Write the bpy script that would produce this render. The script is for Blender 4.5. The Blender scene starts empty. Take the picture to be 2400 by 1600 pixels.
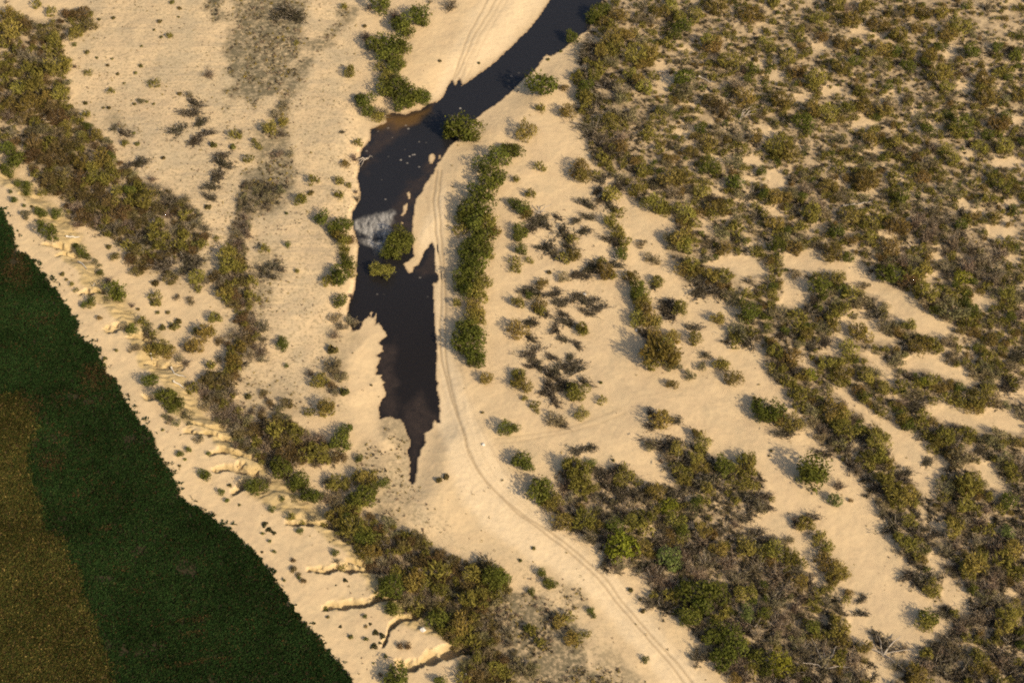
import bpy, math, random
import numpy as np
from mathutils import Vector, Matrix

SC = bpy.context.scene
COL = SC.collection
rad = math.radians

# ------------------------------------------------------------------ camera, sky, sun, exposure
IW, IH = 2400.0, 1600.0                 # photograph's pixel grid, used to survey where things stand on the ground
DEP, HFOV, DIST = rad(48.0), rad(32.0), 418.0
FPX = (IW / 2) / math.tan(HFOV / 2)
CP, SP = math.cos(DEP), math.sin(DEP)
CAM = np.array([0.0, -DIST * CP, DIST * SP])
AX_R = np.array([1.0, 0.0, 0.0]); AX_F = np.array([0.0, CP, -SP]); AX_U = np.array([0.0, SP, CP])

cd = bpy.data.cameras.new('camera'); cam = bpy.data.objects.new('camera', cd); COL.objects.link(cam)
cam.location = CAM; cam.rotation_euler = (math.pi / 2 - DEP, 0, 0)
cd.sensor_width = 36; cd.lens = 18 / math.tan(HFOV / 2); cd.clip_start = 1; cd.clip_end = 20000
SC.camera = cam

SUN_DIR = Vector((0.70, -0.71, 0)).normalized()
SUN_EL = rad(32)
d_sun = Vector((SUN_DIR.x * math.cos(SUN_EL), SUN_DIR.y * math.cos(SUN_EL), math.sin(SUN_EL)))
w = bpy.data.worlds.new('World'); SC.world = w; w.use_nodes = True
nt = w.node_tree; nt.nodes.clear()
sky = nt.nodes.new('ShaderNodeTexSky'); sky.sky_type = 'NISHITA'; sky.sun_disc = False
sky.sun_elevation = SUN_EL; sky.sun_rotation = math.atan2(SUN_DIR.x, SUN_DIR.y)
sky.air_density = 1.0; sky.dust_density = 3.0; sky.ozone_density = 1.0
bg = nt.nodes.new('ShaderNodeBackground'); bg.inputs[1].default_value = 0.12
ow = nt.nodes.new('ShaderNodeOutputWorld')
nt.links.new(sky.outputs[0], bg.inputs[0]); nt.links.new(bg.outputs[0], ow.inputs[0])
sl = bpy.data.lights.new('sun', 'SUN'); sl.energy = 4.4; sl.angle = rad(1.5); sl.color = (1.0, 0.87, 0.65)
so = bpy.data.objects.new('sun', sl); COL.objects.link(so)
so.location = (0, 0, 200); so.rotation_euler = d_sun.to_track_quat('Z', 'Y').to_euler()
SC.view_settings.view_transform = 'Standard'; SC.view_settings.look = 'None'
SC.view_settings.exposure = 0.31; SC.view_settings.gamma = 1.0
SC.cycles.max_bounces = 5; SC.cycles.diffuse_bounces = 3; SC.cycles.glossy_bounces = 2
SC.cycles.use_denoising = False; SC.cycles.filter_width = 2.0

# ------------------------------------------------------------------ helpers
def unproject(u, v, z):
    """ground point (at height z) under the surveyed pixel"""
    u = np.asarray(u, float); v = np.asarray(v, float)
    a = (u - IW / 2) / FPX; b = -(v - IH / 2) / FPX
    d = AX_F[None] + a.reshape(-1, 1) * AX_R + b.reshape(-1, 1) * AX_U
    t = (np.asarray(z, float).reshape(-1) - CAM[2]) / d[:, 2]
    p = CAM + d * t[:, None]
    return p[:, 0], p[:, 1]

def project(x, y, z):
    rx = x - CAM[0]; ry = y - CAM[1]; rz = z - CAM[2]
    dep = ry * AX_F[1] + rz * AX_F[2]
    ok = dep > 40
    dd = np.where(ok, dep, 40)
    u = IW / 2 + FPX * rx / dd
    v = IH / 2 - FPX * (ry * AX_U[1] + rz * AX_U[2]) / dd
    return np.where(ok, u, -1e5), np.where(ok, v, 1e5), dd

def sdf(px, py, poly, margin=80.0):
    """signed distance to a closed polygon, positive inside; -margin when far outside"""
    px = np.asarray(px, np.float32); py = np.asarray(py, np.float32)
    P = np.asarray(poly, np.float32)
    out = np.full(px.shape, -margin, np.float32)
    lo = P.min(0) - margin; hi = P.max(0) + margin
    idx = np.nonzero((px > lo[0]) & (px < hi[0]) & (py > lo[1]) & (py < hi[1]))[0]
    if idx.size == 0: return out
    x = px[idx]; y = py[idx]
    d2 = np.full(x.shape, 1e18, np.float32); ins = np.zeros(x.shape, bool)
    for i in range(len(P)):
        x0, y0 = P[i]; x1, y1 = P[(i + 1) % len(P)]
        ex, ey = x1 - x0, y1 - y0
        L = ex * ex + ey * ey + 1e-9
        t = np.clip(((x - x0) * ex + (y - y0) * ey) / L, 0, 1)
        qx = x - (x0 + t * ex); qy = y - (y0 + t * ey)
        d2 = np.minimum(d2, qx * qx + qy * qy)
        if abs(ey) > 1e-9:
            c = ((y0 > y) != (y1 > y)) & (x < ex * (y - y0) / ey + x0)
            ins ^= c
    d = np.sqrt(d2)
    out[idx] = np.where(ins, np.minimum(d, 1e6), np.maximum(-d, -margin))
    return out

def polydist(px, py, line, margin):
    """(distance to an open polyline, fraction along it)"""
    P = np.asarray(line, np.float32)
    out = np.full(px.shape, margin, np.float32); fr = np.zeros(px.shape, np.float32)
    lo = P.min(0) - margin; hi = P.max(0) + margin
    idx = np.nonzero((px > lo[0]) & (px < hi[0]) & (py > lo[1]) & (py < hi[1]))[0]
    if idx.size == 0: return out, fr
    x = px[idx]; y = py[idx]
    best = np.full(x.shape, margin, np.float32); bf = np.zeros(x.shape, np.float32)
    n = len(P) - 1
    for i in range(n):
        x0, y0 = P[i]; x1, y1 = P[i + 1]
        ex, ey = x1 - x0, y1 - y0
        t = np.clip(((x - x0) * ex + (y - y0) * ey) / (ex * ex + ey * ey + 1e-9), 0, 1)
        d = np.hypot(x - (x0 + t * ex), y - (y0 + t * ey))
        m = d < best
        best[m] = d[m]; bf[m] = ((i + t) / n)[m]
    out[idx] = best; fr[idx] = bf
    return out, fr

_rt = np.random.RandomState(7).rand(16, 256, 256).astype(np.float32)
def vn(x, y, s, k=0):
    """value noise 0..1, feature size s"""
    x = np.asarray(x, np.float32) / s + 77.3 + 13.7 * k; y = np.asarray(y, np.float32) / s + 41.9 + 7.1 * k
    xi = np.floor(x).astype(np.int32); yi = np.floor(y).astype(np.int32)
    fx = x - xi; fy = y - yi
    fx = fx * fx * (3 - 2 * fx); fy = fy * fy * (3 - 2 * fy)
    T = _rt[k % 16]; a = xi & 255; b = (xi + 1) & 255; c = yi & 255; d = (yi + 1) & 255
    return (T[a, c] * (1 - fx) + T[b, c] * fx) * (1 - fy) + (T[a, d] * (1 - fx) + T[b, d] * fx) * fy

def sst(a, b, x):
    t = np.clip((x - a) / (b - a), 0, 1)
    return t * t * (3 - 2 * t)

def tag(o, label, cat, group=None, kind=None):
    o['label'] = label; o['category'] = cat
    if group: o['group'] = group
    if kind: o['kind'] = kind
    return o

def mesh_np(name, verts, quads, mats, mat_idx=None, attrs=None, smooth=False):
    """mesh from numpy arrays: verts (n,3), quads (m,4)"""
    me = bpy.data.meshes.new(name)
    V = np.ascontiguousarray(verts, np.float32); F = np.ascontiguousarray(quads, np.int32)
    me.vertices.add(len(V)); me.vertices.foreach_set('co', V.ravel())
    me.loops.add(F.size); me.loops.foreach_set('vertex_index', F.ravel())
    me.polygons.add(len(F))
    me.polygons.foreach_set('loop_start', np.arange(0, F.size, 4, dtype=np.int32))
    if smooth: me.polygons.foreach_set('use_smooth', np.ones(len(F), bool))
    for m in mats: me.materials.append(m)
    if mat_idx is not None: me.polygons.foreach_set('material_index', np.ascontiguousarray(mat_idx, np.int32))
    me.update(calc_edges=True)
    for an, val in (attrs or {}).items():
        val = np.ascontiguousarray(val, np.float32)
        if val.ndim == 1:
            at = me.attributes.new(an, 'FLOAT', 'POINT'); at.data.foreach_set('value', val)
        else:
            at = me.attributes.new(an, 'FLOAT_COLOR', 'POINT'); at.data.foreach_set('color', val.ravel())
    return me

def link(name, me, parent=None):
    o = bpy.data.objects.new(name, me); COL.objects.link(o)
    if parent: o.parent = parent
    return o

class NT:
    """small node-tree writer"""
    def __init__(s, name):
        s.m = bpy.data.materials.new(name); s.m.use_nodes = True; s.t = s.m.node_tree; s.t.nodes.clear()
    def n(s, typ, **kw):
        nd = s.t.nodes.new(typ)
        for k, v in kw.items():
            if k.startswith('i_'):
                key = k[2:]; nd.inputs[int(key) if key.isdigit() else key.replace('_', ' ')].default_value = v
            else: setattr(nd, k, v)
        return nd
    def l(s, a, b): s.t.links.new(a, b)
    def attr(s, name): return s.n('ShaderNodeAttribute', attribute_name=name).outputs['Fac']
    def noise(s, vec, scale, detail=3, rough=0.55):
        nd = s.n('ShaderNodeTexNoise'); nd.inputs['Scale'].default_value = scale; nd.inputs['Detail'].default_value = detail
        nd.inputs['Roughness'].default_value = rough
        if vec is not None: s.l(vec, nd.inputs['Vector'])
        return nd.outputs['Fac']
    def rng(s, val, a, b, c=0.0, d=1.0):
        nd = s.n('ShaderNodeMapRange'); nd.clamp = True
        s.l(val, nd.inputs[0])
        for i, q in enumerate((a, b, c, d)): nd.inputs[i + 1].default_value = q
        return nd.outputs[0]
    def math(s, op, a, b=None):
        nd = s.n('ShaderNodeMath', operation=op)
        for i, q in enumerate((a, b)):
            if q is None: continue
            if isinstance(q, (int, float)): nd.inputs[i].default_value = q
            else: s.l(q, nd.inputs[i])
        return nd.outputs[0]
    def mix(s, fac, a, b, mode='MIX'):
        nd = s.n('ShaderNodeMix', data_type='RGBA', blend_type=mode)
        for sock, q in ((nd.inputs['Factor'], fac), (nd.inputs[6], a), (nd.inputs[7], b)):
            if isinstance(q, (int, float)): sock.default_value = q
            elif isinstance(q, tuple): sock.default_value = (*q[:3], 1)
            else: s.l(q, sock)
        return nd.outputs[2]

# ------------------------------------------------------------------ survey of the ground (photo pixels)
RIVER = [(1700,-700),(1520,-330),(1390,-130),(1330,-50),(1289,0),(1271,28),(1251,55),(1233,77),(1200,108),(1174,133),(1148,156),(1108,184),(1083,201),(1080,187),(1076,186),(1071,195),
 (1066,201),(1061,190),(1058,190),(1049,204),(1039,227),(1023,240),(1003,243),(985,258),(965,262),(950,270),(925,265),(906,268),(904,288),(868,304),(868,329),(850,349),(842,370),
 (842,400),(837,415),(845,451),(843,469),(827,497),(824,515),(829,535),(837,563),(841,579),(837,617),(835,650),(832,678),(817,714),(813,749),(827,775),(842,770),(853,748),(862,740),
 (868,741),(867,733),(870,730),(875,732),(871,742),(876,743),(882,734),(883,739),(879,762),(888,755),(904,778),(907,790),(893,798),(888,803),(897,810),(897,823),(884,833),(892,838),
 (888,848),(882,861),(884,868),(881,877),(897,877),(893,883),(901,896),(898,902),(901,907),(905,922),(893,943),(888,953),(891,981),(902,978),(914,975),(925,981),(939,982),(949,996),
 (951,1008),(957,1022),(963,1040),(960,1047),(955,1053),(956,1065),(961,1075),(962,1086),(960,1094),(963,1101),(958,1109),(961,1118),(958,1125),(962,1129),(966,1134),(972,1127),(974,1118),
 (976,1106),(978,1092),(977,1076),(984,1065),(984,1055),(990,1046),(997,1037),(995,1027),(994,1016),(1003,1010),(1014,1002),(1012,993),(1018,985),(1025,990),(1031,991),(1028,977),(1031,962),
 (1028,950),(1030,943),(1026,922),(1021,910),(1026,897),(1022,893),(1021,851),(1023,849),(1022,800),(1020,783),(1016,732),(1015,663),(1024,662),(1027,655),(1027,645),(1020,638),(1017,579),(1012,571),
 (1006,576),(995,591),(983,619),(970,627),(967,639),(957,641),(949,630),(946,617),(956,611),(970,601),(967,585),(967,558),(965,543),(967,512),(970,500),(971,482),(975,466),(990,448),
 (992,437),(1003,423),(1010,410),(1016,408),(1018,396),(1024,384),(1034,372),(1041,360),(1049,347),(1060,337),(1072,329),(1095,305),(1115,278),(1136,260),(1161,245),(1177,232),(1200,212),(1215,196),
 (1230,184),(1251,166),(1262,152),(1271,139),(1276,130),(1283,129),(1290,131),(1312,121),(1328,107),(1358,84),(1379,69),(1398,34),(1412,0),(1460,-60),(1560,-180),(1700,-330),(1860,-600)]
ISLETS = [[(1006,364),(1011,359),(1018,362),(1020,371),(1014,383),(1007,384),(1004,374)], [(1027,364),(1032,364),(1034,371),(1028,373)],
 [(952,452),(959,449),(963,457),(962,468),(957,466)], [(950,479),(957,473),(955,488),(951,500),(943,507),(938,504),(945,496),(943,484)], [(941,520),(946,521),(945,526),(940,525)]]
FOAM = [[(832,522),(850,515),(880,508),(905,504),(919,503),(914,522),(910,545),(909,562),(893,554),(886,553),(870,554),(855,551),(846,540),(834,533)],
 [(850,561),(868,563),(898,567),(899,583),(886,585),(872,574),(862,567)]]
SHALLOW = [(900,262),(950,265),(1000,252),(1022,238),(1012,262),(985,284),(960,300),(930,308),(905,296),(880,300)]
MUD = [[(904,288),(935,305),(955,305),(930,330),(905,348),(880,372),(862,400),(840,400),(842,370),(868,329)],
 [(960,430),(1010,372),(1040,360),(1015,410),(972,480),(966,545),(900,545),(915,500)], [(1017,575),(1022,640),(985,640),(955,645),(985,615)],
 [(880,800),(925,800),(935,930),(930,975),(890,980),(888,930)], [(950,960),(990,915),(1030,985),(985,1060),(970,1130),(958,1120),(960,1040),(940,985)]]
FIELD = [(-700,-420),(-420,-80),(-200,215),(-60,415),(0,494),(15,512),(28,538),(36,563),(43,591),(59,591),(77,612),(97,635),(120,668),(143,698),(166,732),(181,762),(176,783),(204,800),(217,805),(235,838),(250,877),(270,889),(283,917),(293,943),(321,979),(349,1012),
 (365,1035),(367,1055),(383,1081),(398,1109),(418,1139),(423,1167),(472,1195),(485,1205),(536,1238),(566,1266),(600,1296),(625,1333),(659,1381),(684,1424),(710,1453),(743,1491),(766,1524),(799,1557),(824,1595),(930,1720),(1100,1900),(-1200,1900)]
WEEDY = [(-300,800),(-60,900),(0,930),(20,925),(45,930),(60,950),(75,975),(92,1005),(70,1035),(62,1060),(66,1095),(74,1132),(84,1160),(94,1183),(96,1205),(110,1246),(135,1252),(152,1262),(155,1290),(163,1315),(186,1338),(191,1391),(209,1424),(224,1465),(236,1500),(245,1532),(268,1600),(310,1720),(380,1900),(-1200,1900)]
TERRACE = [(-900,-420),(-300,140),(-80,340),(0,408),(35,425),(60,452),(95,505),(128,548),(160,590),(195,640),(228,690),(262,735),(300,775),(335,805),(352,845),(400,880),(428,930),(445,985),(500,1010),(540,1050),(575,1085),(590,1130),(640,1165),(700,1200),(760,1235),(815,1270),(845,1330),(872,1365),
 (905,1400),(945,1425),(990,1450),(1040,1490),(1080,1530),(1120,1600),(1200,1750),(1300,1900),(-1400,1900)]
GULLIES = [([(160,578),(130,580),(102,577)],1.3,.9),([(172,595),(150,596),(133,599)],1.2,.8),([(240,684),(212,688),(188,691)],1.8,1.3),([(296,770),(270,774),(246,775)],1.8,1.2),([(350,796),(325,792),(300,787)],1.6,1.0),
 ([(425,850),(385,852),(339,851)],1.8,1.3),([(375,932),(355,933),(337,932)],1.5,1.0),([(560,1024),(505,1020),(434,1011)],1.3,1.0),([(530,996),(490,997),(452,993)],1.2,.8),
 ([(600,1075),(575,1068),(540,1061),(510,1062),(494,1068)],1.6,1.4),([(600,1112),(566,1104),(535,1100),(500,1104)],2.2,1.7),([(575,1140),(560,1148),(545,1155)],2.0,1.4),([(790,1234),(743,1231),(705,1230),(674,1225)],2.0,1.6),
 ([(885,1336),(868,1338),(845,1340),(804,1336),(770,1341),(740,1342),(724,1338)],1.9,1.9),([(925,1398),(904,1404),(876,1412),(850,1427),(820,1421),(785,1424),(760,1430)],2.2,2.0),
 ([(1000,1425),(985,1438),(955,1452),(930,1464),(912,1478),(907,1500),(900,1512)],2.6,2.0),([(1100,1530),(1072,1537),(1030,1546),(1000,1556),(968,1576),(930,1562)],3.4,2.3),([(860,1322),(838,1318),(812,1316)],1.1,.8)]
BARE_BLUFF = [(700,1300)]
TRACKS = [[(1024,400),(1016,470),(1021,540),(1026,580),(1032,620),(1036,660),(1034,700),(1032,760),(1032,813),(1037,851),(1049,902),(1059,943),(1072,979),(1090,1022),(1097,1055),(1113,1093),(1141,1139),(1187,1183),(1215,1210),(1287,1262),(1350,1312),(1400,1358),(1440,1410),(1490,1468),(1530,1514),(1565,1552),(1600,1600),(1650,1670)],
 [(1034,400),(1028,470),(1033,540),(1037,600),(1044,650),(1044,760),(1043,813),(1050,877),(1067,953),(1085,1017),(1100,1075),(1123,1115),(1161,1158),(1200,1190),(1240,1222),(1294,1254),(1362,1308),(1415,1355),(1457,1412),(1505,1468),(1546,1514),(1586,1555),(1620,1600),(1665,1660)],
 [(1050,780),(1066,840),(1080,877),(1100,943),(1123,1004),(1151,1060),(1177,1106),(1215,1150),(1270,1200)],
 [(1173,-10),(1161,8),(1110,94),(1085,153),(1067,184)],[(1155,-10),(1143,8),(1098,90),(1078,145),(1060,190)],[(1185,-10),(1130,80),(1100,140),(1078,190)],
 [(1160,1035),(1200,1030),(1302,1017),(1379,994),(1455,963)],[(1170,1046),(1225,1040),(1315,1024),(1404,1001),(1468,973)]]
# patches of fallen leaves, cut stubble and low growth that colour the sand (strength, polygon)
LITTER = [(.95,[(495,-40),(510,-40),(515,50),(495,62),(490,20)]),(.85,[(522,85),(535,62),(556,20),(560,-40),(712,-40),(712,60),(716,95),(700,130),(690,160),(660,205),(640,228),(600,238),(560,246),(533,246),(540,200),(530,150)]),
 (.8,[(690,150),(760,70),(830,20),(800,80),(740,140),(690,210),(670,300),(655,330),(630,300),(650,240)]),(.7,[(600,300),(670,310),(690,360),(690,440),(650,480),(600,500),(575,480),(585,400)]),
 (.95,[(570,440),(625,430),(665,440),(640,470),(590,480),(575,520),(560,620),(540,640),(540,560),(555,480)]),(.6,[(600,560),(650,600),(660,640),(640,700),(610,760),(590,700),(590,620)]),
 (.5,[(250,260),(300,280),(340,300),(330,330),(290,330),(260,300)]),(.55,[(340,590),(395,590),(440,600),(480,600),(478,625),(430,628),(380,640),(330,630)]),
 (.5,[(890,985),(920,976),(940,984),(955,1010),(962,1042),(955,1056),(940,1060),(915,1045),(895,1020)]),(.35,[(850,1030),(960,1060),(955,1130),(980,1180),(960,1240),(900,1230),(880,1160),(830,1120),(800,1090)]),
 (.55,[(880,1180),(940,1210),(980,1260),(1060,1300),(1090,1320),(1080,1380),(1020,1360),(960,1300),(880,1250)]),
 (.85,[(1090,1360),(1130,1340),(1200,1380),(1260,1400),(1300,1425),(1345,1450),(1360,1490),(1385,1510),(1385,1560),(1440,1610),(1440,1680),(1100,1700),(1090,1500)]),(.45,[(1385,1500),(1440,1500),(1500,1570),(1560,1640),(1390,1640)]),
 (.5,[(1315,1385),(1345,1380),(1375,1400),(1395,1440),(1380,1450),(1340,1425)]),(.3,[(770,780),(830,790),(800,900),(780,960),(740,900)]),(.3,[(380,480),(480,560),(500,640),(460,700),(380,680),(330,600)]),
 (.35,[(560,900),(640,880),(700,920),(720,980),(660,990),(580,960)])]
SPECK = [[(170,-40),(830,-40),(850,330),(830,520),(760,640),(800,760),(800,960),(720,960),(560,880),(480,640),(300,540),(170,200)],[(830,1050),(960,1060),(980,1150),(1090,1290),(960,1240),(840,1170)],[(1150,1260),(1420,1480),(1560,1640),(1380,1640),(1250,1400)]]
RIGHT = [(1470,-160),(1412,0),(1378,70),(1365,110),(1350,165),(1355,250),(1375,300),(1385,360),(1405,395),(1440,420),(1460,440),(1490,470),(1540,480),(1580,520),(1565,580),(1580,620),(1600,680),(1650,700),(1720,712),(1735,760),(1690,800),(1720,815),(1790,840),(1800,885),(1840,900),(1862,950),
 (1905,1000),(1925,1040),(1965,1060),(1980,1090),(2005,1115),(2028,1140),(2025,1165),(2060,1182),(2058,1200),(2086,1226),(2093,1259),(2106,1289),(2127,1307),(2119,1328),(2139,1343),(2127,1358),(2165,1379),(2188,1404),(2203,1417),(2234,1468),(2188,1493),(2183,1519),(2162,1532),(2165,1557),(2132,1549),(2106,1583),(2080,1660),(2090,1800),(2800,1800),(2700,-160)]
THICKET = [(1307,1106),(1343,1075),(1404,1088),(1480,1119),(1532,1137),(1583,1142),(1572,1096),(1557,1060),(1621,1045),(1685,1070),(1766,1093),(1800,1130),(1815,1180),(1800,1200),(1760,1195),(1730,1225),(1800,1264),(1820,1269),(1864,1294),(1882,1320),(1877,1333),(1902,1353),(1915,1376),(1953,1379),(1976,1417),(1979,1430),(1989,1455),(1996,1493),(2030,1519),(2045,1532),(2050,1557),(2042,1600),(2050,1720),
 (1780,1720),(1735,1600),(1715,1583),(1672,1562),(1655,1535),(1630,1565),(1622,1560),(1634,1496),(1608,1476),(1583,1445),(1532,1424),(1519,1400),(1537,1378),(1516,1373),(1514,1343),(1468,1325),(1445,1345),(1417,1328),(1412,1284),(1379,1271),(1358,1246),(1302,1233),(1297,1200),(1330,1180),(1320,1140)]
BRUSH = [[(-60,60),(60,40),(110,50),(150,25),(220,30),(215,70),(180,80),(140,90),(160,150),(165,240),(180,270),(240,310),(280,380),(330,420),(400,440),(470,500),(490,550),(470,590),(420,600),(350,620),(300,580),(230,540),(170,520),(150,470),(90,430),(80,400),(50,380),(-60,320)],
 [(470,890),(520,870),(560,940),(600,1000),(640,960),(700,1000),(800,1050),(790,1090),(720,1090),(640,1100),(600,1080),(540,1020),(480,930)],
 [(770,1200),(830,1180),(880,1210),(960,1250),(1060,1300),(1180,1330),(1190,1380),(1150,1440),(1200,1600),(1230,1700),(1110,1700),(1060,1500),(960,1430),(900,1370),(870,1330),(830,1290),(780,1240)],
 [(572,425),(640,420),(668,440),(650,475),(600,490),(578,560),(562,650),(532,645),(542,540)],
 [(540,600),(575,590),(590,650),(600,720),(610,790),(580,850),(550,900),(530,860),(530,800),(560,740),(510,680),(500,640)]]
LANE = [(975,560),(1045,430),(1035,700),(1060,820),(1100,940),(1150,1050),(1230,1160),(1330,1250),(1430,1340),(1500,1420),(1570,1500),(1660,1600),(1720,1680),(1600,1680),(1520,1560),(1440,1460),(1370,1380),(1250,1310),(1120,1230),(1060,1110),(1030,1000),(1035,900),(1022,800),(1018,660)]
LANE2 = [(1010,240),(1062,200),(1190,110),(1260,20),(1290,-30),(1140,-30),(1050,120)]
# clearings of bare sand inside the brush (tile origin, polygons/ellipses in tile units of 1/3.92 px)
TZ = 3.92
SAND_P = {(1200,400): [[(1000,220),(1110,380),(1380,420),(1480,500),(1420,560),(1390,700),(1280,760),(1240,880),(1430,790),(1500,860),(1540,980),(1590,1060),(1700,1140),(1950,1190),(2070,1290),(2020,1390),(1850,1300),(1620,1290),(1560,1180),(1400,1120),(1400,960),(1150,980),(1080,900),(1060,560)],
   [(1800,870),(1950,790),(2180,790),(2352,900),(2352,960),(2100,980),(2040,930),(1860,900)],[(1400,1440),(1620,1330),(1800,1400),(1760,1480),(1600,1460),(1380,1500)],[(1720,430),(1790,560),(1900,610),(1880,540),(1800,480)]],
 (1800,400): [[(130,800),(300,720),(500,790),(720,850),(830,780),(850,880),(930,900),(1000,1020),(1150,1060),(1330,1180),(1450,1270),(1560,1340),(1720,1440),(1650,1540),(1400,1500),(1330,1420),(1200,1390),(1100,1300),(1080,1190),(880,1110),(760,1080),(720,960),(600,920),(330,930),(160,880)],
   [(130,950),(380,990),(370,1150),(280,1260),(80,1240),(150,1120)],[(640,1380),(800,1270),(950,1280),(1010,1400),(1080,1500),(1160,1568),(560,1568),(680,1450)],[(0,0),(120,0),(170,120),(120,190),(0,150)]],
 (1800,800): [[(580,430),(700,450),(800,530),(1000,680),(1150,760),(1400,850),(1480,920),(1490,1000),(1620,1060),(1650,1150),(1550,1250),(1530,1350),(1580,1430),(1450,1400),(1330,1300),(1300,1200),(1150,1080),(1120,960),(1100,830),(930,700),(760,600),(700,520)],
   [(480,90),(620,0),(690,60),(640,130),(500,110)],[(240,170),(330,150),(440,200),(440,260),(300,230)],[(850,100),(1000,150),(1100,220),(1180,340),(1140,380),(1050,330),(950,210)],
   [(1180,240),(1330,120),(1600,130),(1640,220),(1800,260),(1900,330),(1850,380),(1700,330),(1500,270),(1280,260)],[(1480,600),(1700,600),(1900,680),(2100,600),(2200,620),(2352,700),(2500,860),(1900,800),(1700,760),(1500,700)],[(2100,480),(2500,440),(2500,500),(2150,540)],[(1880,1130),(2060,1100),(2100,1200),(2200,1330),(2230,1420),(2050,1330),(1960,1230)]],
 (1200,800): [[(2050,60),(2150,0),(2300,60),(2352,240),(2180,180)]],
 (1800,1200): [[(1460,450),(1540,330),(1600,430),(1650,480),(1560,560)],[(1620,620),(1700,640),(1850,800),(1910,930),(1750,920),(1640,830),(1570,770)]]}
SAND_E = {(1800,0): '580 840 100 60 350 900 100 50 80 700 100 90 900 1130 130 70 1180 900 80 60 40 1230 90 50 1020 330 70 50 1400 1010 80 40 2020 700 40 60 1800 800 80 60 1550 1170 90 70 1290 1180 60 40 1020 1390 70 50 830 1180 90 40 2290 1100 70 70 2150 1500 200 50 1870 1390 60 80 1690 470 80 100 840 280 90 40 480 430 80 50',
 (1200,0): '1400 760 100 110 1370 610 80 40 1600 960 120 50 1580 1200 110 60 2000 90 50 60 2260 590 80 50 2240 1220 100 40 2000 1460 200 60 2230 1480 100 60 1290 1310 60 20 1620 470 70 25',
 (1200,400): '1880 200 80 60 2180 80 150 50 2140 570 120 60 2180 680 60 40 2170 270 120 50 2020 470 60 30 2200 1120 60 30',
 (1800,400): '100 380 170 60 930 200 100 60 450 520 80 50 820 560 120 40 1130 600 90 70 980 420 50 40 1260 60 100 60 1780 310 80 70 2150 560 160 90 1580 780 100 70 2000 1190 150 90 1950 370 80 90 2230 280 100 50 2190 440 80 50 2250 1000 60 20 1480 980 80 30 2280 800 90 60 700 230 60 40',
 (1800,800): '2290 1480 60 80 1200 510 60 30 1320 650 60 50 1240 1390 40 30', (1200,1200): '1370 90 50 40 1270 200 50 40 2180 90 90 60', (1800,1200): '1560 130 70 60 1060 1440 120 60 1380 1400 50 40 2000 1050 80 60 2250 760 80 40 1600 1100 100 60 360 1480 60 40'}

# ------------------------------------------------------------------ survey of the plants: x y radius kind, per tile
# G green bush, E bright yellow-green bush, L pale green bush, O olive shrub, Y yellow shrub, R russet shrub, S sage shrub, B twiggy shrub, D withered shrub, K low dark mat plant, W weed tuft
PL = {}
PL[0,0] = '''340 40 48 O 60 10 30 B 60 130 90 O 150 150 75 O 90 270 110 O 20 400 55 O 470 105 50 O 620 125 60 R 740 110 80 R 800 210 80 R 690 315 70 O 440 280 100 R 500 370 70 O 530 430 60 O 430 450 60 O 330 220 50 B 580 240 40 B 685 410 22 G 180 405 22 B 200 490 90 B 300 520 85 B 130 560 30 O 520 580 110 O 610 560 50 O
250 630 60 O 140 670 60 O 30 600 60 O 680 600 35 B 610 645 40 O 500 640 60 O 810 665 38 O 800 480 30 W 890 530 18 W 1555 325 36 O 1480 340 20 W 1465 195 28 W 1415 275 16 W 1300 425 16 W 1295 605 26 W 1080 680 20 W 1245 670 20 W 1420 760 52 O 1020 835 36 O 1295 925 40 S 1235 955 22 W 1350 935 18 W 785 945 28 W 610 760 50 S
30 730 60 O 320 780 100 O 180 800 80 O 540 850 90 O 430 890 60 O 60 850 80 B 250 940 110 O 450 980 70 R 620 1000 40 O 100 950 60 O 60 1060 70 B 230 1060 80 R 500 1050 100 R 670 1095 36 O 600 1150 60 O 800 1050 50 O 810 1160 50 G 890 1230 65 O 765 1240 45 O 400 1200 90 S 520 1230 80 S 100 1210 70 B 300 1300 100 R 550 1330 90 R 700 1320 80 R
50 1370 80 G 150 1480 90 G 40 1540 60 G 300 1420 80 R 450 1450 90 R 600 1450 90 R 740 1370 50 O 750 1500 90 O 930 1450 90 O 1020 1450 60 G 1010 1530 70 O 850 1540 60 O 1650 860 28 W 1740 860 45 B 1760 930 60 D 1740 1000 70 D 1670 1170 78 D 1810 1110 60 D 1760 1280 65 D 1890 1220 50 D 1920 660 60 B 2160 1240 55 O 2200 1210 40 B 1960 1330 40 W
2050 1390 70 D 2020 1490 70 D 2140 1350 40 W 2280 1460 50 O 2330 1290 30 O 1110 1210 50 D 1060 1160 40 D 1150 1310 40 O 1260 1320 30 W 1250 1470 70 D 1170 1520 50 D 1500 1450 24 W 1230 1220 20 W 1030 540 16 W 910 180 18 W 1640 155 16 W 1650 75 24 W 1580 20 30 W 1040 165 22 W 990 600 18 W 1140 765 16 W 1000 990 24 W 950 990 18 W 1410 955 18 W'''
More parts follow.
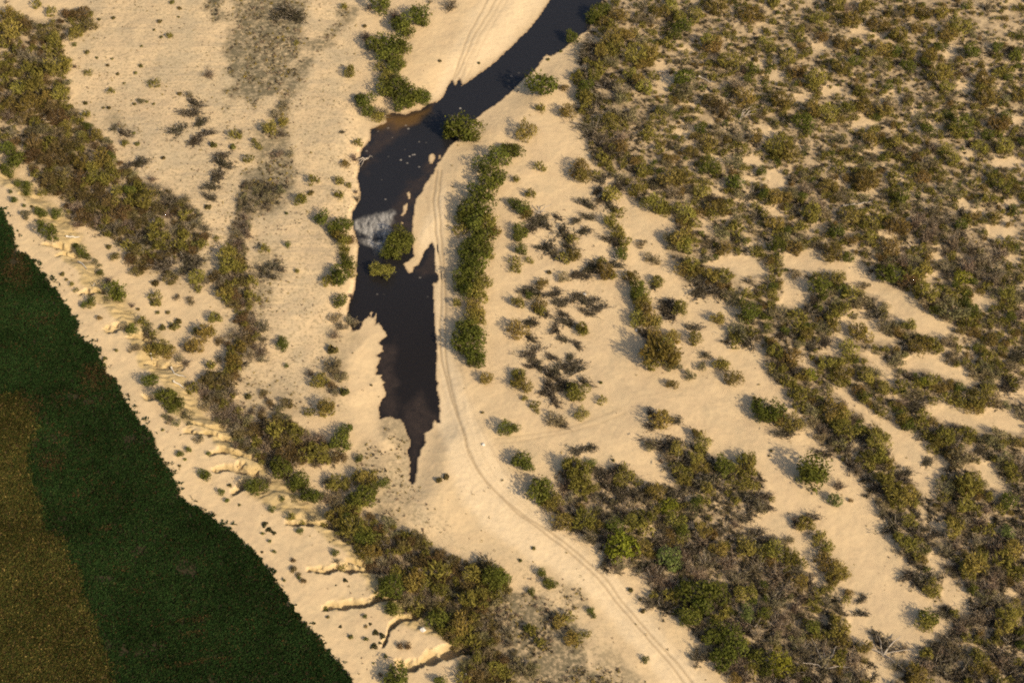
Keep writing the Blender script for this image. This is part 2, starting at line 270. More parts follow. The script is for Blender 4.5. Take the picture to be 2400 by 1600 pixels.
PL[600,0] = '''320 60 90 D 350 110 80 D 220 150 60 D 810 60 40 O 1130 40 100 G 1040 60 40 B 1600 10 30 B 1500 130 100 G 1540 200 60 G 1350 210 110 G 1400 290 70 G 1280 130 70 B 1790 40 75 B 1010 330 60 B 1100 410 90 G 1250 400 110 G 1350 440 90 G 1200 510 100 G 1290 560 80 G 1150 620 60 O 1260 620 70 G 1200 700 90 O 1260 740 80 S
1180 830 90 G 1320 800 120 G 1400 870 110 G 1500 880 90 G 1540 890 70 G 1350 960 80 G 870 660 65 O 1000 240 24 W 370 395 28 O 475 355 14 W 1000 920 90 G 1030 1010 80 G 1150 1020 80 B 1130 1080 60 O 940 900 40 G 1880 1180 150 G 1800 1190 90 G 1980 1200 110 G 250 950 60 B 180 1040 60 B 250 1120 60 O 130 1180 70 O 230 1220 50 B 940 1310 50 O
900 1440 50 B 820 1500 50 Y 800 1200 24 D 310 1400 50 B 200 1400 50 B 20 1340 40 O 2100 1500 100 G 2230 1440 100 G 2300 1370 70 G 1690 560 20 W 2050 580 16 W'''
PL[1200,0] = '''550 340 70 G 280 780 150 G 480 800 40 Y 270 990 60 O 510 1030 80 O 130 1210 95 O 30 1380 90 G 260 1530 55 O 630 1540 100 Y 780 110 85 G 850 70 60 G 740 160 60 G 1000 130 90 Y 860 200 70 Y 920 230 60 O 450 470 20 W 330 545 20 W 760 380 90 D 720 480 80 D 740 560 70 D 930 340 100 O 1050 300 80 O 820 460 80 O 940 420 80 O 1200 360 60 S 1150 500 110 O 1270 480 110 O 1200 580 80 O
920 560 80 S 660 660 60 D 740 690 80 O 680 790 70 G 640 870 60 G 690 900 80 O 1090 680 80 O 1160 740 80 O 1300 700 55 O 1230 800 90 O 850 760 100 D 820 860 100 D 990 830 90 B 1000 900 80 S 760 960 80 D 950 1010 100 B 900 1100 90 O 1100 1060 90 S 760 1150 90 D 720 1230 70 D 800 1300 90 D 1000 1250 100 B 1000 1340 80 Y 860 1380 80 D 1130 1480 60 Y
1560 240 90 G 1500 330 60 G 1360 110 80 Y 1180 170 80 S 1300 180 70 B 1460 60 70 O 1860 430 100 Y 1800 380 80 O 1880 60 100 Y 1990 560 110 O 1590 720 100 G 1620 820 110 S 1420 400 60 O 1400 1000 70 S 1730 1180 60 G 1800 1300 80 O 2200 640 70 G 2070 760 110 B 2140 900 110 O 1820 930 80 R 1930 1000 90 R 1900 1200 90 S 2050 1250 100 B 2250 1270 80 Y 1820 1530 100 G 2050 1480 90 S
1480 1450 60 Y 1650 1400 70 Y 2200 130 100 O 2320 380 60 O 2300 100 60 B 1540 140 60 O 1700 150 70 O 1200 40 70 B'''
PL[1800,0] = '''60 30 60 O 620 50 100 O 470 160 80 O 770 170 90 O 890 60 70 O 1030 210 90 O 1290 100 80 O 1440 120 70 Y 1600 120 80 O 1760 240 100 O 1660 300 80 O 1350 250 60 Y 1220 320 90 O 680 400 90 Y 500 340 60 Y 1060 460 90 O 900 490 70 O 1300 490 80 O 1500 510 90 O 1450 580 50 G 1290 600 70 G 1580 430 60 G 1870 480 80 G 2110 430 60 G 2270 510 70 G 2310 320 50 G
790 560 60 G 680 620 100 O 270 660 70 Y 440 720 120 O 180 560 80 O 1600 680 110 O 1980 730 80 O 1960 590 40 Y 2120 680 60 O 1800 640 80 B 860 840 70 O 1110 790 50 G 1630 800 70 O 1680 890 60 B 2020 900 100 O 2320 890 80 O 1460 900 50 B 1270 890 60 S 720 990 80 O 880 980 90 O 1000 970 60 B 1090 1020 80 O 540 1040 100 O 420 1010 80 O 330 1130 100 G 120 920 110 O
1560 1080 60 O 1390 1080 60 S 2180 1060 60 G 1800 1150 110 G 1730 1200 80 O 2120 1150 100 Y 2010 1240 60 G 940 1290 80 O 1180 1310 80 O 1340 1270 70 O 660 1290 70 S 100 1330 120 O 200 1420 100 O 1640 1370 80 O 1950 1350 70 O 2170 1340 90 O 1220 1440 60 O 1700 1470 70 O 1450 1500 100 S 960 1440 60 S 720 1150 40 S 1200 570 50 D 2200 440 40 D 1250 1260 50 D 990 970 40 D 1520 1340 80 B'''
PL[0,400] = '''80 20 60 G 160 120 40 G 250 130 50 G 240 190 50 G 95 190 20 G 130 270 36 G 220 320 20 G 230 400 58 S 290 330 18 W 350 370 45 G 400 400 40 G 520 400 55 G 370 480 38 G 440 570 92 G 330 30 50 O 400 200 50 O 470 60 100 R 600 60 100 R 740 60 100 R 880 60 90 O 1050 30 60 O 980 80 60 O 500 150 80 R 650 150 80 R 780 130 50 O 900 160 60 R
780 230 90 R 930 220 70 R 1090 180 60 O 1200 190 60 G 1200 130 40 D 1340 130 60 B 1390 60 50 B 1440 150 60 B 1330 270 110 O 1200 290 60 O 700 330 80 B 850 330 90 R 1000 290 80 R 1150 330 40 O 760 420 90 R 900 450 80 B 1010 420 70 R 1290 470 70 R 1150 460 70 B 1080 500 60 B 1460 480 60 O 1480 290 70 B 1580 230 60 B 1700 240 60 B 1540 380 60 B 1680 400 60 O
1800 460 80 B 1720 520 70 B 1600 540 60 B 1510 600 60 O 1480 680 60 O 1400 400 50 B 1330 620 60 D 1250 590 60 D 1110 570 40 R 700 480 60 B 970 560 50 W 1180 690 60 O 1240 740 80 R 1190 810 60 R 1290 850 70 R 1250 920 60 R 1340 880 60 R 1640 680 60 O 1720 670 40 B 1790 670 50 W 1880 520 60 B 1480 720 70 D 1460 850 60 D 1560 850 80 D 1680 870 80 D 1800 880 60 D
1700 800 80 D 1830 820 50 D 1560 970 70 R 1430 1030 45 W 1810 980 80 O 1880 1000 50 B 1820 1080 45 O 1430 1150 55 O 1440 1210 45 O 1620 1160 35 S 1740 1190 50 S 1400 1220 30 W 1050 780 50 R 1000 700 30 W 700 690 30 G 740 740 55 G 790 790 40 G 870 830 35 S 910 870 30 S 920 940 36 G 1000 1000 40 B 1050 1110 95 G 1100 1150 60 G 830 1190 50 G 770 1230 35 G 900 1150 40 G
840 1230 35 O 1210 1230 30 B 980 1180 40 S 1990 620 34 O 2070 760 90 O 2130 750 50 O 2210 830 60 Y 2100 870 90 O 2200 900 60 O 2060 1000 90 B 2150 980 70 B 2060 1110 80 O 2080 1170 60 O 2220 1020 60 R 2210 1100 60 B 2300 1150 60 O 2240 1200 50 B 2300 950 60 B 1980 1340 70 O 2320 1350 60 B 2330 1450 60 B 1870 1490 100 O 1930 1480 50 O 1800 1470 50 O 2010 1560 40 R
1310 1390 60 O 1350 1440 60 S 1360 1500 60 B 1600 1420 60 W 1640 1380 40 W 1210 1460 60 G 1490 1440 40 W 1400 1500 50 O 1270 1270 20 W 1450 1300 22 W 1540 1300 26 W 660 1040 28 O 700 1095 24 O 910 1350 30 Y 570 950 26 W 610 1000 18 W 2310 250 50 B 2280 330 50 B 2250 410 50 B 2220 480 60 B 2180 560 60 B 2170 640 60 B 2180 720 60 B 1960 50 70 D 1970 120 60 D 1930 220 50 D 1910 330 40 W'''
PL[600,400] = '''2150 80 130 G 2230 60 80 G 2050 200 110 G 1960 330 110 G 2080 330 120 G 1900 430 80 G 2010 470 110 G 2140 480 100 O 1880 540 60 O 2180 560 70 O 2080 600 110 G 1960 690 90 G 2080 720 110 G 1940 780 80 G 2130 760 60 O 2050 820 120 G 1950 880 90 G 1900 980 90 G 1990 960 110 G 1880 1040 70 G 2060 1040 100 O 1950 1100 90 G 1840 1210 50 O 2040 1140 110 O 1980 1240 80 O
2040 1290 90 O 1980 1370 80 O 2060 1360 70 O 1890 1430 70 G 1960 1450 100 G 1870 1530 80 G 2010 1520 100 G 530 90 60 O 760 90 55 O 850 130 35 O 770 220 60 O 420 260 75 O 500 200 40 W 610 430 80 G 770 500 90 G 700 530 60 G 850 490 50 G 760 600 70 O 800 650 80 O 880 640 50 R 830 740 60 O 830 830 70 G 860 870 60 G 740 920 60 G 790 980 100 G 700 1000 60 O 880 930 50 O
640 1020 50 O 780 1190 70 G 870 1140 35 B 290 680 32 G 80 720 50 O 380 920 30 O 280 390 20 W 740 1350 60 S 780 1420 60 B 720 1500 60 B 850 1380 60 B 900 1380 50 B 930 250 40 B 920 190 30 B 1320 610 100 G 1260 680 90 G 1390 650 70 G 1190 750 60 G 1330 720 90 G 1250 720 60 G 1100 900 70 O 1170 920 80 O 1220 900 50 O 240 1550 40 G 60 1430 80 B 60 1530 60 B 20 1180 30 O
70 170 60 D 150 160 40 D 40 230 40 D 260 140 30 D 130 880 60 D 110 960 50 D 40 900 50 D 200 900 40 D'''
PL[1200,400] = '''175 210 60 O 40 80 45 O 650 40 100 Y 780 30 50 O 100 350 80 G 20 290 60 G 130 390 60 O 1150 150 90 O 280 400 60 D 250 490 80 D 180 500 60 D 300 480 50 D 670 290 70 D 800 240 60 D 760 180 50 D 70 540 80 G 50 620 50 G 90 730 60 G 160 820 40 O 40 830 60 O 30 900 50 O 450 540 80 D 640 530 60 D 550 620 60 O 330 700 90 D 270 680 50 D 500 690 60 D 560 770 80 O 480 800 60 O
340 930 30 W 270 1030 65 O 480 980 60 S 700 870 80 D 850 930 100 O 830 820 50 O 920 960 50 O 1000 760 60 G 940 860 60 D 620 920 70 D 560 940 50 D 260 1090 70 D 170 1090 60 D 160 1140 45 G 380 1100 60 D 620 1110 70 D 500 1200 70 D 440 1200 50 D 640 1190 50 D 760 1190 60 D 830 1250 60 D 700 1270 60 D 250 1230 70 O 260 1290 60 O 330 1290 70 D 60 1220 70 O 150 1360 70 D
550 1370 70 D 480 1320 50 D 420 1430 60 D 650 1440 70 O 660 1480 60 O 50 1460 90 O 150 1520 60 D 500 1530 50 D 700 400 50 D 600 430 50 D 400 420 40 D 910 220 90 O 940 150 60 D 880 300 60 D 980 380 60 O 900 460 70 O 950 500 60 O 980 580 70 O 940 650 60 D 1040 650 60 O 1020 720 50 O 900 600 60 D 1090 960 70 O 1120 1030 50 O 1170 1100 90 G 1150 1150 70 G 1180 1220 80 O 1230 1180 60 O
1240 1290 80 O 1150 1360 80 O 1250 1380 90 O 1330 1390 70 O 1340 1010 70 O 1290 1050 50 D 1400 1220 80 D 1450 1200 60 D 1550 1260 80 O 1500 1320 60 D 1400 1310 50 D 1160 1470 20 Y 1220 1500 80 D 1480 1520 80 O 1320 1530 70 O 1650 1440 60 D 1680 1540 70 O 1300 310 110 O 1400 340 80 O 1600 390 100 O 1680 480 60 O 1870 330 90 O 1850 400 60 O 1740 190 80 O 1800 230 60 D 2050 110 80 G
2080 210 60 S 1540 620 110 O 1600 680 90 O 1450 640 80 S 1650 640 60 O 1650 870 100 O 1580 900 80 O 1700 940 70 O 1820 960 80 O 1750 1000 80 D 1700 1080 90 D 1860 1100 80 D 2180 1310 90 G 1890 1360 70 O 1300 800 70 S 1200 670 50 S 1920 540 70 S 1940 590 60 S 2060 440 60 S 1450 60 110 Y 1560 60 90 O 1300 60 90 D 1480 180 80 B 1000 40 70 B 860 60 70 D 2220 190 80 D 2330 220 60 G 2250 400 70 D'''
PL[1800,400] = '''60 230 80 O 170 250 70 Y 340 150 90 B 570 130 90 Y 930 80 120 Y 860 140 80 O 400 380 110 O 460 330 80 B 770 420 100 Y 690 250 70 S 780 230 50 O 60 490 90 O 100 560 60 O 80 680 90 G 240 640 100 S 640 560 70 G 600 740 110 Y 480 680 70 S 760 640 60 Y 950 600 80 O 1190 500 110 Y 1120 700 100 Y 960 470 80 O 1120 950 110 G 1290 1000 90 R 470 1060 100 G 650 980 80 O 700 1100 60 G
510 1160 50 G 620 1200 60 S 890 1060 60 S 870 1190 90 S 980 1210 60 D 1060 1250 60 S 1000 1320 70 D 800 1340 40 S 1100 1420 90 S 1300 1420 70 O 1190 1480 60 Y 1780 990 80 E 1460 1110 120 O 1700 1280 130 S 1620 1200 90 S 850 1490 110 O 360 1500 70 O 600 1420 70 O 100 1310 100 S 380 1280 80 D 1230 240 90 G 1250 300 70 S 1780 500 60 G 1300 140 60 O 1430 60 70 Y 1690 190 100 S 1900 420 60 Y
2080 430 70 O 1770 370 60 D 2200 1140 80 O 2260 940 60 S 1330 820 70 S 1450 900 90 O 2050 260 80 O 2150 130 90 O 40 990 50 O 40 1130 60 O 20 840 50 Y 1500 560 110 B 1700 640 110 B 1450 620 80 B 1900 700 110 B 2000 800 110 B 2100 900 110 B 1830 880 110 B 1650 900 90 B 1350 450 110 B 1500 350 110 B 1600 450 90 B 2100 1000 90 B 1950 950 80 B 1250 820 80 B 1150 820 80 S 1080 860 70 B 2150 750 90 B'''
PL[0,800] = '''1240 60 55 S 1460 60 100 O 1380 70 60 O 1530 90 70 O 1390 360 85 G 1520 510 95 G 1580 500 60 G 1650 560 60 G 1480 500 50 G 1590 610 60 G 1520 690 40 S 1560 720 40 S 1680 640 45 S 1730 680 55 S 1620 740 45 S 1740 750 30 S 1780 50 80 O 1720 50 60 B 1640 150 60 B 1940 220 60 O 2000 160 50 B 1700 180 50 B 2150 180 90 O 2200 60 70 O 2130 140 60 O 2300 100 80 B 2330 30 60 B 2200 220 50 B
1770 430 60 O 1720 390 40 B 1850 400 60 B 1880 470 70 B 1950 480 80 B 2080 350 90 R 2000 330 70 B 2200 340 40 B 1900 590 60 S 1980 600 80 B 2060 650 90 B 2150 590 70 B 2130 700 80 B 2040 720 70 S 2200 720 70 B 2160 800 80 B 2240 820 60 S 2200 900 70 S 2280 930 70 B 2330 1000 60 S 2150 950 50 B 2300 640 50 B 2280 500 40 W 1820 890 50 S 1730 990 30 G 1650 1030 35 G 1870 1210 50 G
1900 1240 45 G 2030 1380 35 G 2090 1460 26 G 2110 1320 24 W 2310 1340 80 G 2250 1220 50 B 1915 1030 24 G 960 155 20 G 960 210 18 G 1070 80 20 W 1495 810 18 W 2200 1500 16 W 1700 1080 20 W 1650 1140 18 W'''
PL[600,800] = '''240 40 60 G 40 80 90 B 60 150 60 B 590 370 80 O 600 310 40 O 700 220 80 S 740 260 70 S 780 320 60 S 500 280 50 B 720 450 60 B 700 400 50 R 810 460 50 W 700 70 60 W 640 610 90 O 660 640 60 O 490 650 50 O 280 560 60 R 120 560 40 R 60 610 60 B 200 640 70 S 270 690 50 S 60 680 40 R 70 470 40 R 820 810 78 G 780 920 90 G 720 940 60 G 590 1030 90 O 640 1080 60 O 470 900 80 B
380 850 80 O 450 840 60 O 100 880 90 B 250 900 80 R 280 1000 90 R 80 960 70 B 150 1020 70 B 50 820 50 R 130 780 40 B 560 880 70 B 620 920 50 B 700 1040 60 B 400 1040 60 B 240 1170 100 G 180 1160 60 G 270 1230 60 B 400 1260 90 G 350 1300 70 G 440 1320 60 G 760 1300 90 O 700 1330 60 O 650 1270 50 B 830 1250 60 B 1000 1250 110 O 930 1260 60 O 1060 1220 60 O 1170 1300 60 G
980 1430 110 G 900 1450 80 G 1050 1380 80 G 940 1500 80 O 700 1430 90 S 740 1500 70 B 640 1440 60 B 500 1420 80 G 560 1420 60 G 470 1380 50 S 350 1430 50 S 20 1330 80 G 240 1445 28 G 150 1540 36 G 120 1270 60 B 950 1070 45 G 100 1110 60 B 1920 40 110 G 2010 110 100 G 2030 180 80 G 1880 30 60 O 2120 340 70 O 2290 790 75 G 280 220 24 G 1060 400 14 W 1750 1240 40 W 1680 1270 40 W 2080 650 18 W'''
PL[1200,800] = '''220 80 80 D 590 20 50 D 380 150 50 D 220 200 60 D 160 210 40 D 510 140 40 D 600 200 60 D 590 260 60 D 430 240 70 D 340 300 70 D 470 240 50 D 70 300 80 O 100 400 80 O 40 360 60 O 330 390 70 D 420 380 70 D 530 370 70 D 650 360 60 D 600 450 95 O 560 480 70 O 280 440 60 D 380 460 60 D 370 530 60 D 210 580 50 O 120 520 35 O 230 640 30 O 400 710 85 S 460 740 50 D 640 660 65 O 830 540 45 O
815 375 22 W 1370 130 180 O 1280 170 100 O 1470 150 100 O 1400 60 100 O 1490 230 70 S 1640 310 60 S 1480 390 55 Y 1920 220 80 O 1960 200 50 O 2040 340 90 Y 1750 230 50 S 1780 110 60 B 1380 720 100 O 1270 660 60 D 1490 690 60 D 1320 780 60 D 1370 900 110 D 1260 960 60 S 1480 900 60 D 1510 1000 80 O 1700 850 65 Y 1750 940 80 O 1680 1080 90 O 1600 1210 80 O 1580 1280 70 O 1730 1150 80 O
1800 1120 60 D 1930 1130 90 G 1970 1170 80 G 2150 1080 90 O 2180 1130 80 O 2050 1170 60 O 1800 1360 70 O 2020 1290 60 O 2140 1310 70 O 640 1000 65 D 700 950 50 D 740 1110 45 L 560 1160 120 O 480 1150 80 D 660 1200 100 O 600 1300 100 O 700 1320 80 O 920 1170 80 D 1030 1240 90 O 960 1180 60 D 1100 1250 50 D 800 1230 80 D 90 1080 95 G 130 1140 70 G 20 790 60 G 260 1360 120 G 320 1400 80 G
220 1310 60 G 350 1490 80 O 420 1450 70 O 2290 620 100 G 2330 700 80 G 2250 560 60 O 1200 1350 90 D 1100 1400 90 D 1320 1390 90 O 1430 1370 80 D 1440 1500 90 E 1700 1470 70 G 1370 1090 30 B 930 1090 20 W'''
PL[1800,800] = '''400 1190 150 G 330 1230 80 G 480 1230 90 G 620 1460 70 L 760 1460 24 Y 30 1000 20 W 10 1050 14 W 70 650 110 G 230 750 90 O 150 800 80 D 300 770 60 S 100 700 80 O 1950 530 120 O 1900 600 80 O 1250 710 70 O 1650 520 60 O 1720 150 70 S 1780 200 40 S 1200 150 80 S 1150 180 60 S 2250 110 100 D 2000 220 70 S 2010 290 60 S 2040 380 60 S 2180 380 90 D 1500 800 80 D 1650 870 110 O 1570 930 70 O
1750 900 80 D 1800 1080 120 S 1720 1100 80 S 2080 930 90 S 1970 900 60 S 2150 940 50 O 620 650 110 O 700 680 80 O 520 560 70 D 700 800 110 O 600 860 90 D 640 750 80 O 850 870 80 D 760 950 80 D 1000 930 110 O 1080 880 60 O 930 1050 80 O 1030 1070 90 O 1100 1120 70 O 1080 1310 110 O 1000 1350 80 D 1180 1390 100 O 1300 1400 100 O 1020 1250 60 O 1250 1180 60 D 1850 1280 120 O 1780 1300 80 O
1900 1350 80 O 1820 1500 90 O 1640 1340 90 S 2210 1160 80 O 2260 1210 60 O 2150 1130 60 S 330 310 80 O 390 300 70 E 250 300 80 D 130 180 80 D 740 60 80 O 1010 280 80 B 920 330 80 O 700 290 90 O 550 210 80 O 840 440 60 Y 1060 440 70 O 1300 560 100 D 1440 370 60 E 1280 320 50 D 80 90 90 O 1400 30 100 O 1340 470 80 S 660 1320 70 B 520 1000 60 D 1440 1090 60 D'''
PL[600,1200] = '''330 80 50 O 420 100 40 O 530 80 50 B 400 170 35 G 620 120 40 O 740 60 110 O 690 30 60 B 820 60 60 G 900 140 110 O 980 180 80 G 960 240 80 G 1050 240 80 G 1085 95 45 O 1030 370 90 O 1100 350 80 O 1180 370 60 B 1200 250 50 B 1170 450 80 B 1250 430 80 B 1200 520 70 B 1350 300 80 R 1410 280 70 R 1480 310 50 R 1340 470 80 B 1400 420 60 B 1550 380 60 O 1660 350 50 B 1700 400 60 R
1240 690 120 G 1280 620 70 G 1180 700 60 G 1330 570 60 O 1480 600 110 O 1420 680 80 O 1560 660 70 O 1690 720 80 O 1640 700 60 B 1650 790 70 B 1560 820 60 B 1420 830 80 S 1270 890 85 G 1240 860 50 G 1980 570 90 O 1900 540 50 B 2060 600 70 O 2150 580 100 G 2250 600 90 G 2180 660 90 G 2300 640 50 G 1850 660 50 O 1830 610 40 O 2000 800 130 O 2060 850 90 R 1950 760 70 O 2060 760 80 O
1660 1000 100 G 1700 940 60 O 1650 920 60 O 1700 1100 45 O 1870 1050 120 O 1850 960 60 O 1830 1110 90 O 1950 1080 60 O 1750 900 60 B 1870 800 50 B 2080 1080 60 B 2030 1040 50 R 1800 1180 30 G 2070 1200 60 R 1950 1250 60 B 2090 1330 110 S 2150 1300 60 S 2030 1350 70 O 2180 1430 80 O 2240 1460 70 O 2290 1330 60 B 2320 1200 60 B 2230 900 40 B 2240 1010 60 B 2300 1080 60 B 1300 1520 120 G
1220 1550 60 B 1250 1430 50 B 1700 1550 60 G 730 370 36 G 740 440 36 B 790 510 40 O 820 625 28 K 340 440 25 R 340 520 36 R 385 570 26 R 430 630 30 R 395 600 18 G 260 625 16 G 125 265 18 G 165 360 20 G 60 195 16 G 80 110 38 K 120 160 40 K 165 190 26 K 640 890 26 G 775 1050 20 K 1000 955 24 G 1010 1165 24 G 1100 1105 36 K 1160 1135 36 K 1085 1230 42 K 1140 1200 20 K 1190 1320 20 G
1010 1045 18 Y 1400 1230 36 R 1320 1230 30 R 1050 1025 20 K 1080 1385 12 G 735 670 12 K 870 1140 30 W 660 960 20 W 1140 1490 24 R 640 1200 14 K 670 1260 16 K 550 1120 24 K 600 1190 20 K 330 880 30 K 240 740 16 K 235 705 14 K 150 600 24 K 55 365 18 K'''
PL[1200,1200] = '''270 555 50 G 330 640 50 G 390 660 40 G 340 690 30 G 720 900 36 G 750 950 26 G 1230 1350 38 G 1200 905 30 W 1090 710 30 W 1175 795 20 W 180 1080 60 O 250 1190 60 O 150 1060 40 G 430 1000 70 O 520 960 60 O 540 1150 80 O 690 1120 40 O 600 1150 60 O 180 730 40 G 90 1450 120 S 200 1430 60 S 60 1380 60 S 20 1290 40 S 75 440 24 W 200 330 24 W
1010 320 150 E 930 340 80 E 1080 290 80 E 950 140 90 G 1000 480 90 B 940 470 70 B 1440 390 110 L 1480 480 80 L 1570 180 70 G 1390 150 70 S 1100 90 90 O 480 80 100 O 650 60 120 O 780 120 80 O 720 220 90 B 820 250 60 D 1720 750 150 G 1600 690 80 G 1850 760 120 G 1760 870 100 G 1650 960 110 G 1600 1000 60 G 1530 740 60 G 1900 700 80 G 1880 1080 100 G 1830 1160 80 G 2030 1130 110 G
2040 1230 130 G 1960 1330 120 G 1900 1300 80 G 2250 1330 90 G 2330 1440 70 G 2160 930 80 L 2100 740 80 O 2200 740 70 O 1330 600 100 B 1300 520 80 B 1320 820 80 D 1380 870 80 D 1700 560 90 B 1800 450 110 B 2000 440 110 B 2150 330 100 O 2250 500 110 B 1900 330 90 O 1750 250 90 B 2050 600 90 B 2100 1050 90 B 1450 640 80 B 1600 400 80 B 1690 1340 60 D 1750 150 90 O 1250 60 90 O 1500 80 90 O'''
PL[1800,1200] = '''100 1400 120 E 410 1060 80 G 650 1050 110 O 600 980 70 O 690 1180 80 O 740 740 50 Y 720 800 50 O 350 100 90 O 460 230 80 O 540 330 80 O 520 450 90 O 640 520 90 O 600 620 90 O 690 580 70 O 250 80 60 B 380 50 70 D 1220 250 80 O 1300 300 80 O 1380 270 60 O 1510 690 80 O 1450 620 80 D 1530 740 60 O 1330 540 80 D 1350 620 70 D 1300 420 70 D 1500 190 60 D 1470 960 90 G 1450 1030 80 O
1520 1010 60 O 1900 480 120 O 1850 560 80 O 1960 420 80 O 2200 170 80 L 1800 990 80 B 1860 980 70 D 2200 970 120 O 2260 900 80 O 2170 1080 90 O 1620 860 50 D 850 780 50 D 850 930 50 D 1030 1200 90 D 1000 1130 60 D 1370 1500 90 O 1350 1430 60 O 2040 1440 70 O 1950 1330 90 O 1550 1350 110 D 1700 1350 80 D 1700 1510 100 D 80 560 110 B 180 700 110 B 60 820 110 B 240 860 90 B 300 640 80 O
340 780 90 B 100 1020 110 B 250 1080 90 B 330 1280 100 B 520 1350 110 B 780 1350 100 B 850 1480 100 B 200 400 100 O 60 350 100 O 540 840 80 B 180 250 60 S 1700 150 110 O 1800 100 100 B 1750 300 80 B 1950 250 100 B 2100 300 110 B 2250 350 110 O 2300 560 90 O 2050 680 90 B 1850 660 70 B 2150 800 90 B 2000 850 80 D 1700 1250 70 S 1250 1240 60 B 1180 90 90 D 1200 1400 80 B 1500 1230 60 D 1300 70 70 O 1130 30 70 D'''  # two small withered shrubs on the sand lane stand in for shadows
# ------------------------------------------------------------------ ground
STEP = 0.28
def axis(a, b, far):
    core = np.arange(a, b + STEP, STEP); out = []; s = STEP; q = 0.0
    while q < far:
        s = min(s * 1.22, 400); q += s; out.append(q)
    out = np.array(out)
    return np.concatenate([(core[0] - out)[::-1], core, core[-1] + out])
XS = axis(-158, 158, 9000); YS = axis(-100, 150, 9000)
NX, NY = len(XS), len(YS)
GX, GY = np.meshgrid(XS, YS); gx = GX.ravel().astype(np.float64); gy = GY.ravel().astype(np.float64)
u0, v0, _ = project(gx, gy, 0.0); u3, v3, _ = project(gx, gy, 3.0)
near = (u0 > -900) & (u0 < 3300) & (v0 > -900) & (v0 < 2300)
jx = (vn(gx, gy, 1.1, 1) - .5) * 9 + (vn(gx, gy, .5, 2) - .5) * 5
rv = sdf(u0, v0, RIVER, 140)
rvj = rv + (vn(gx, gy, .7, 3) - .5) * 3.0
for isl in ISLETS: rvj = np.minimum(rvj, -sdf(u0, v0, isl, 140))
tr = sdf(u3, v3, TERRACE, 260) + (vn(gx, gy, 7, 4) - .5) * 34 + (vn(gx, gy, 2.2, 5) - .5) * 14
und = (vn(gx, gy, 38, 0) - .5) * .9 + (vn(gx, gy, 11, 1) - .5) * .45 + (vn(gx, gy, 3.4, 2) - .5) * .16 + (vn(gx, gy, 1.2, 3) - .5) * .07 + (vn(gx, gy, .55, 4) - .5) * .045
away = sst(2, 70, -rvj)
H = .06 + .55 * away + (und + .25) * (.12 + .88 * away)
H = np.maximum(H, .05)
leftbank = sst(-40, 40, sdf(u0, v0, [(-300,-500),(700,-500),(760,0),(800,200),(845,330),(838,400),(838,700),(800,745),(740,760),(640,800),(500,760),(300,560),(0,300),(-300,100)], 90))
H += .75 * sst(1, 12, -rvj) * leftbank
H = np.where(rvj > 0, -.06 - .5 * sst(0, 40, rvj), H)
HT = 3.0 + (vn(gx, gy, 9, 6) - .5) * .35 + (vn(gx, gy, 1.3, 7) - .5) * .09 + (vn(gx, gy, .6, 8) - .5) * .05
bl = sst(-42, 14, tr)
H = H * (1 - bl) + HT * bl
bluff = sst(-55, -25, tr) * (1 - sst(10, 26, tr))
gully_shade = np.zeros_like(gx)
rid = 1 - np.abs(2 * vn(gx * 1.0 + gy * .25, gy * 3.2 - gx * .6, 5.5, 14) - 1)
H -= bluff * (.3 * rid ** 6 + .4 * (vn(gx, gy, 1.7, 15) - .5) + .3 * (vn(gx, gy, .8, 6) - .5)) * sst(.3, 1.5, H)
for line, wid, dep in GULLIES:
    # steep on the near lip, a long sunlit slope on the far side
    L = np.array(line, float); L = L[np.argsort(L[:, 0])]
    lv_ = np.interp(u3, L[:, 0], L[:, 1]) + (vn(gx, gy, 1.5, 9) - .5) * 11 + (vn(gx, gy, .6, 8) - .5) * 5
    end = np.maximum(L[0, 0] - u3, u3 - L[-1, 0]) / 10.0
    fr = np.clip((u3 - line[0][0]) / (line[-1][0] - line[0][0]), 0, 1)
    s = (v3 - lv_) / 8.0
    ww = wid * (1.25 - .55 * fr) + (vn(gx, gy, 2.2, 12) - .5) * .8
    prof = np.where(s > 0, 1 - sst(0, .3, s), 1 - np.clip((-s + (vn(gx, gy, .75, 5) - .5) * .9 - .45 * ww) / np.maximum(.65 * ww, .35), 0, 1))
    cut = dep * 2.1 * (1 - .5 * fr) * prof * (.55 + .75 * vn(gx, gy, 3.1, 13)) * (1 - sst(-.2, .7, end))
    H -= np.minimum(cut, np.maximum(H - .3, 0))
    inside_ = (1 - sst(-.2, .8, end))
    bluff = np.maximum(bluff, .8 * inside_ * sst(-ww * 1.3 - .6, -ww * .7, s) * (1 - sst(.3, 1.0, s)))
    gully_shade = np.maximum(gully_shade, inside_ * sst(-ww * .75, -ww * .4, s) * (1 - sst(.1, .5, s)) * (dep > 1.1))  # floor band of the deeper gullies, where shade is put into the colour
fldm = sdf(u3, v3, FIELD, 90) + jx
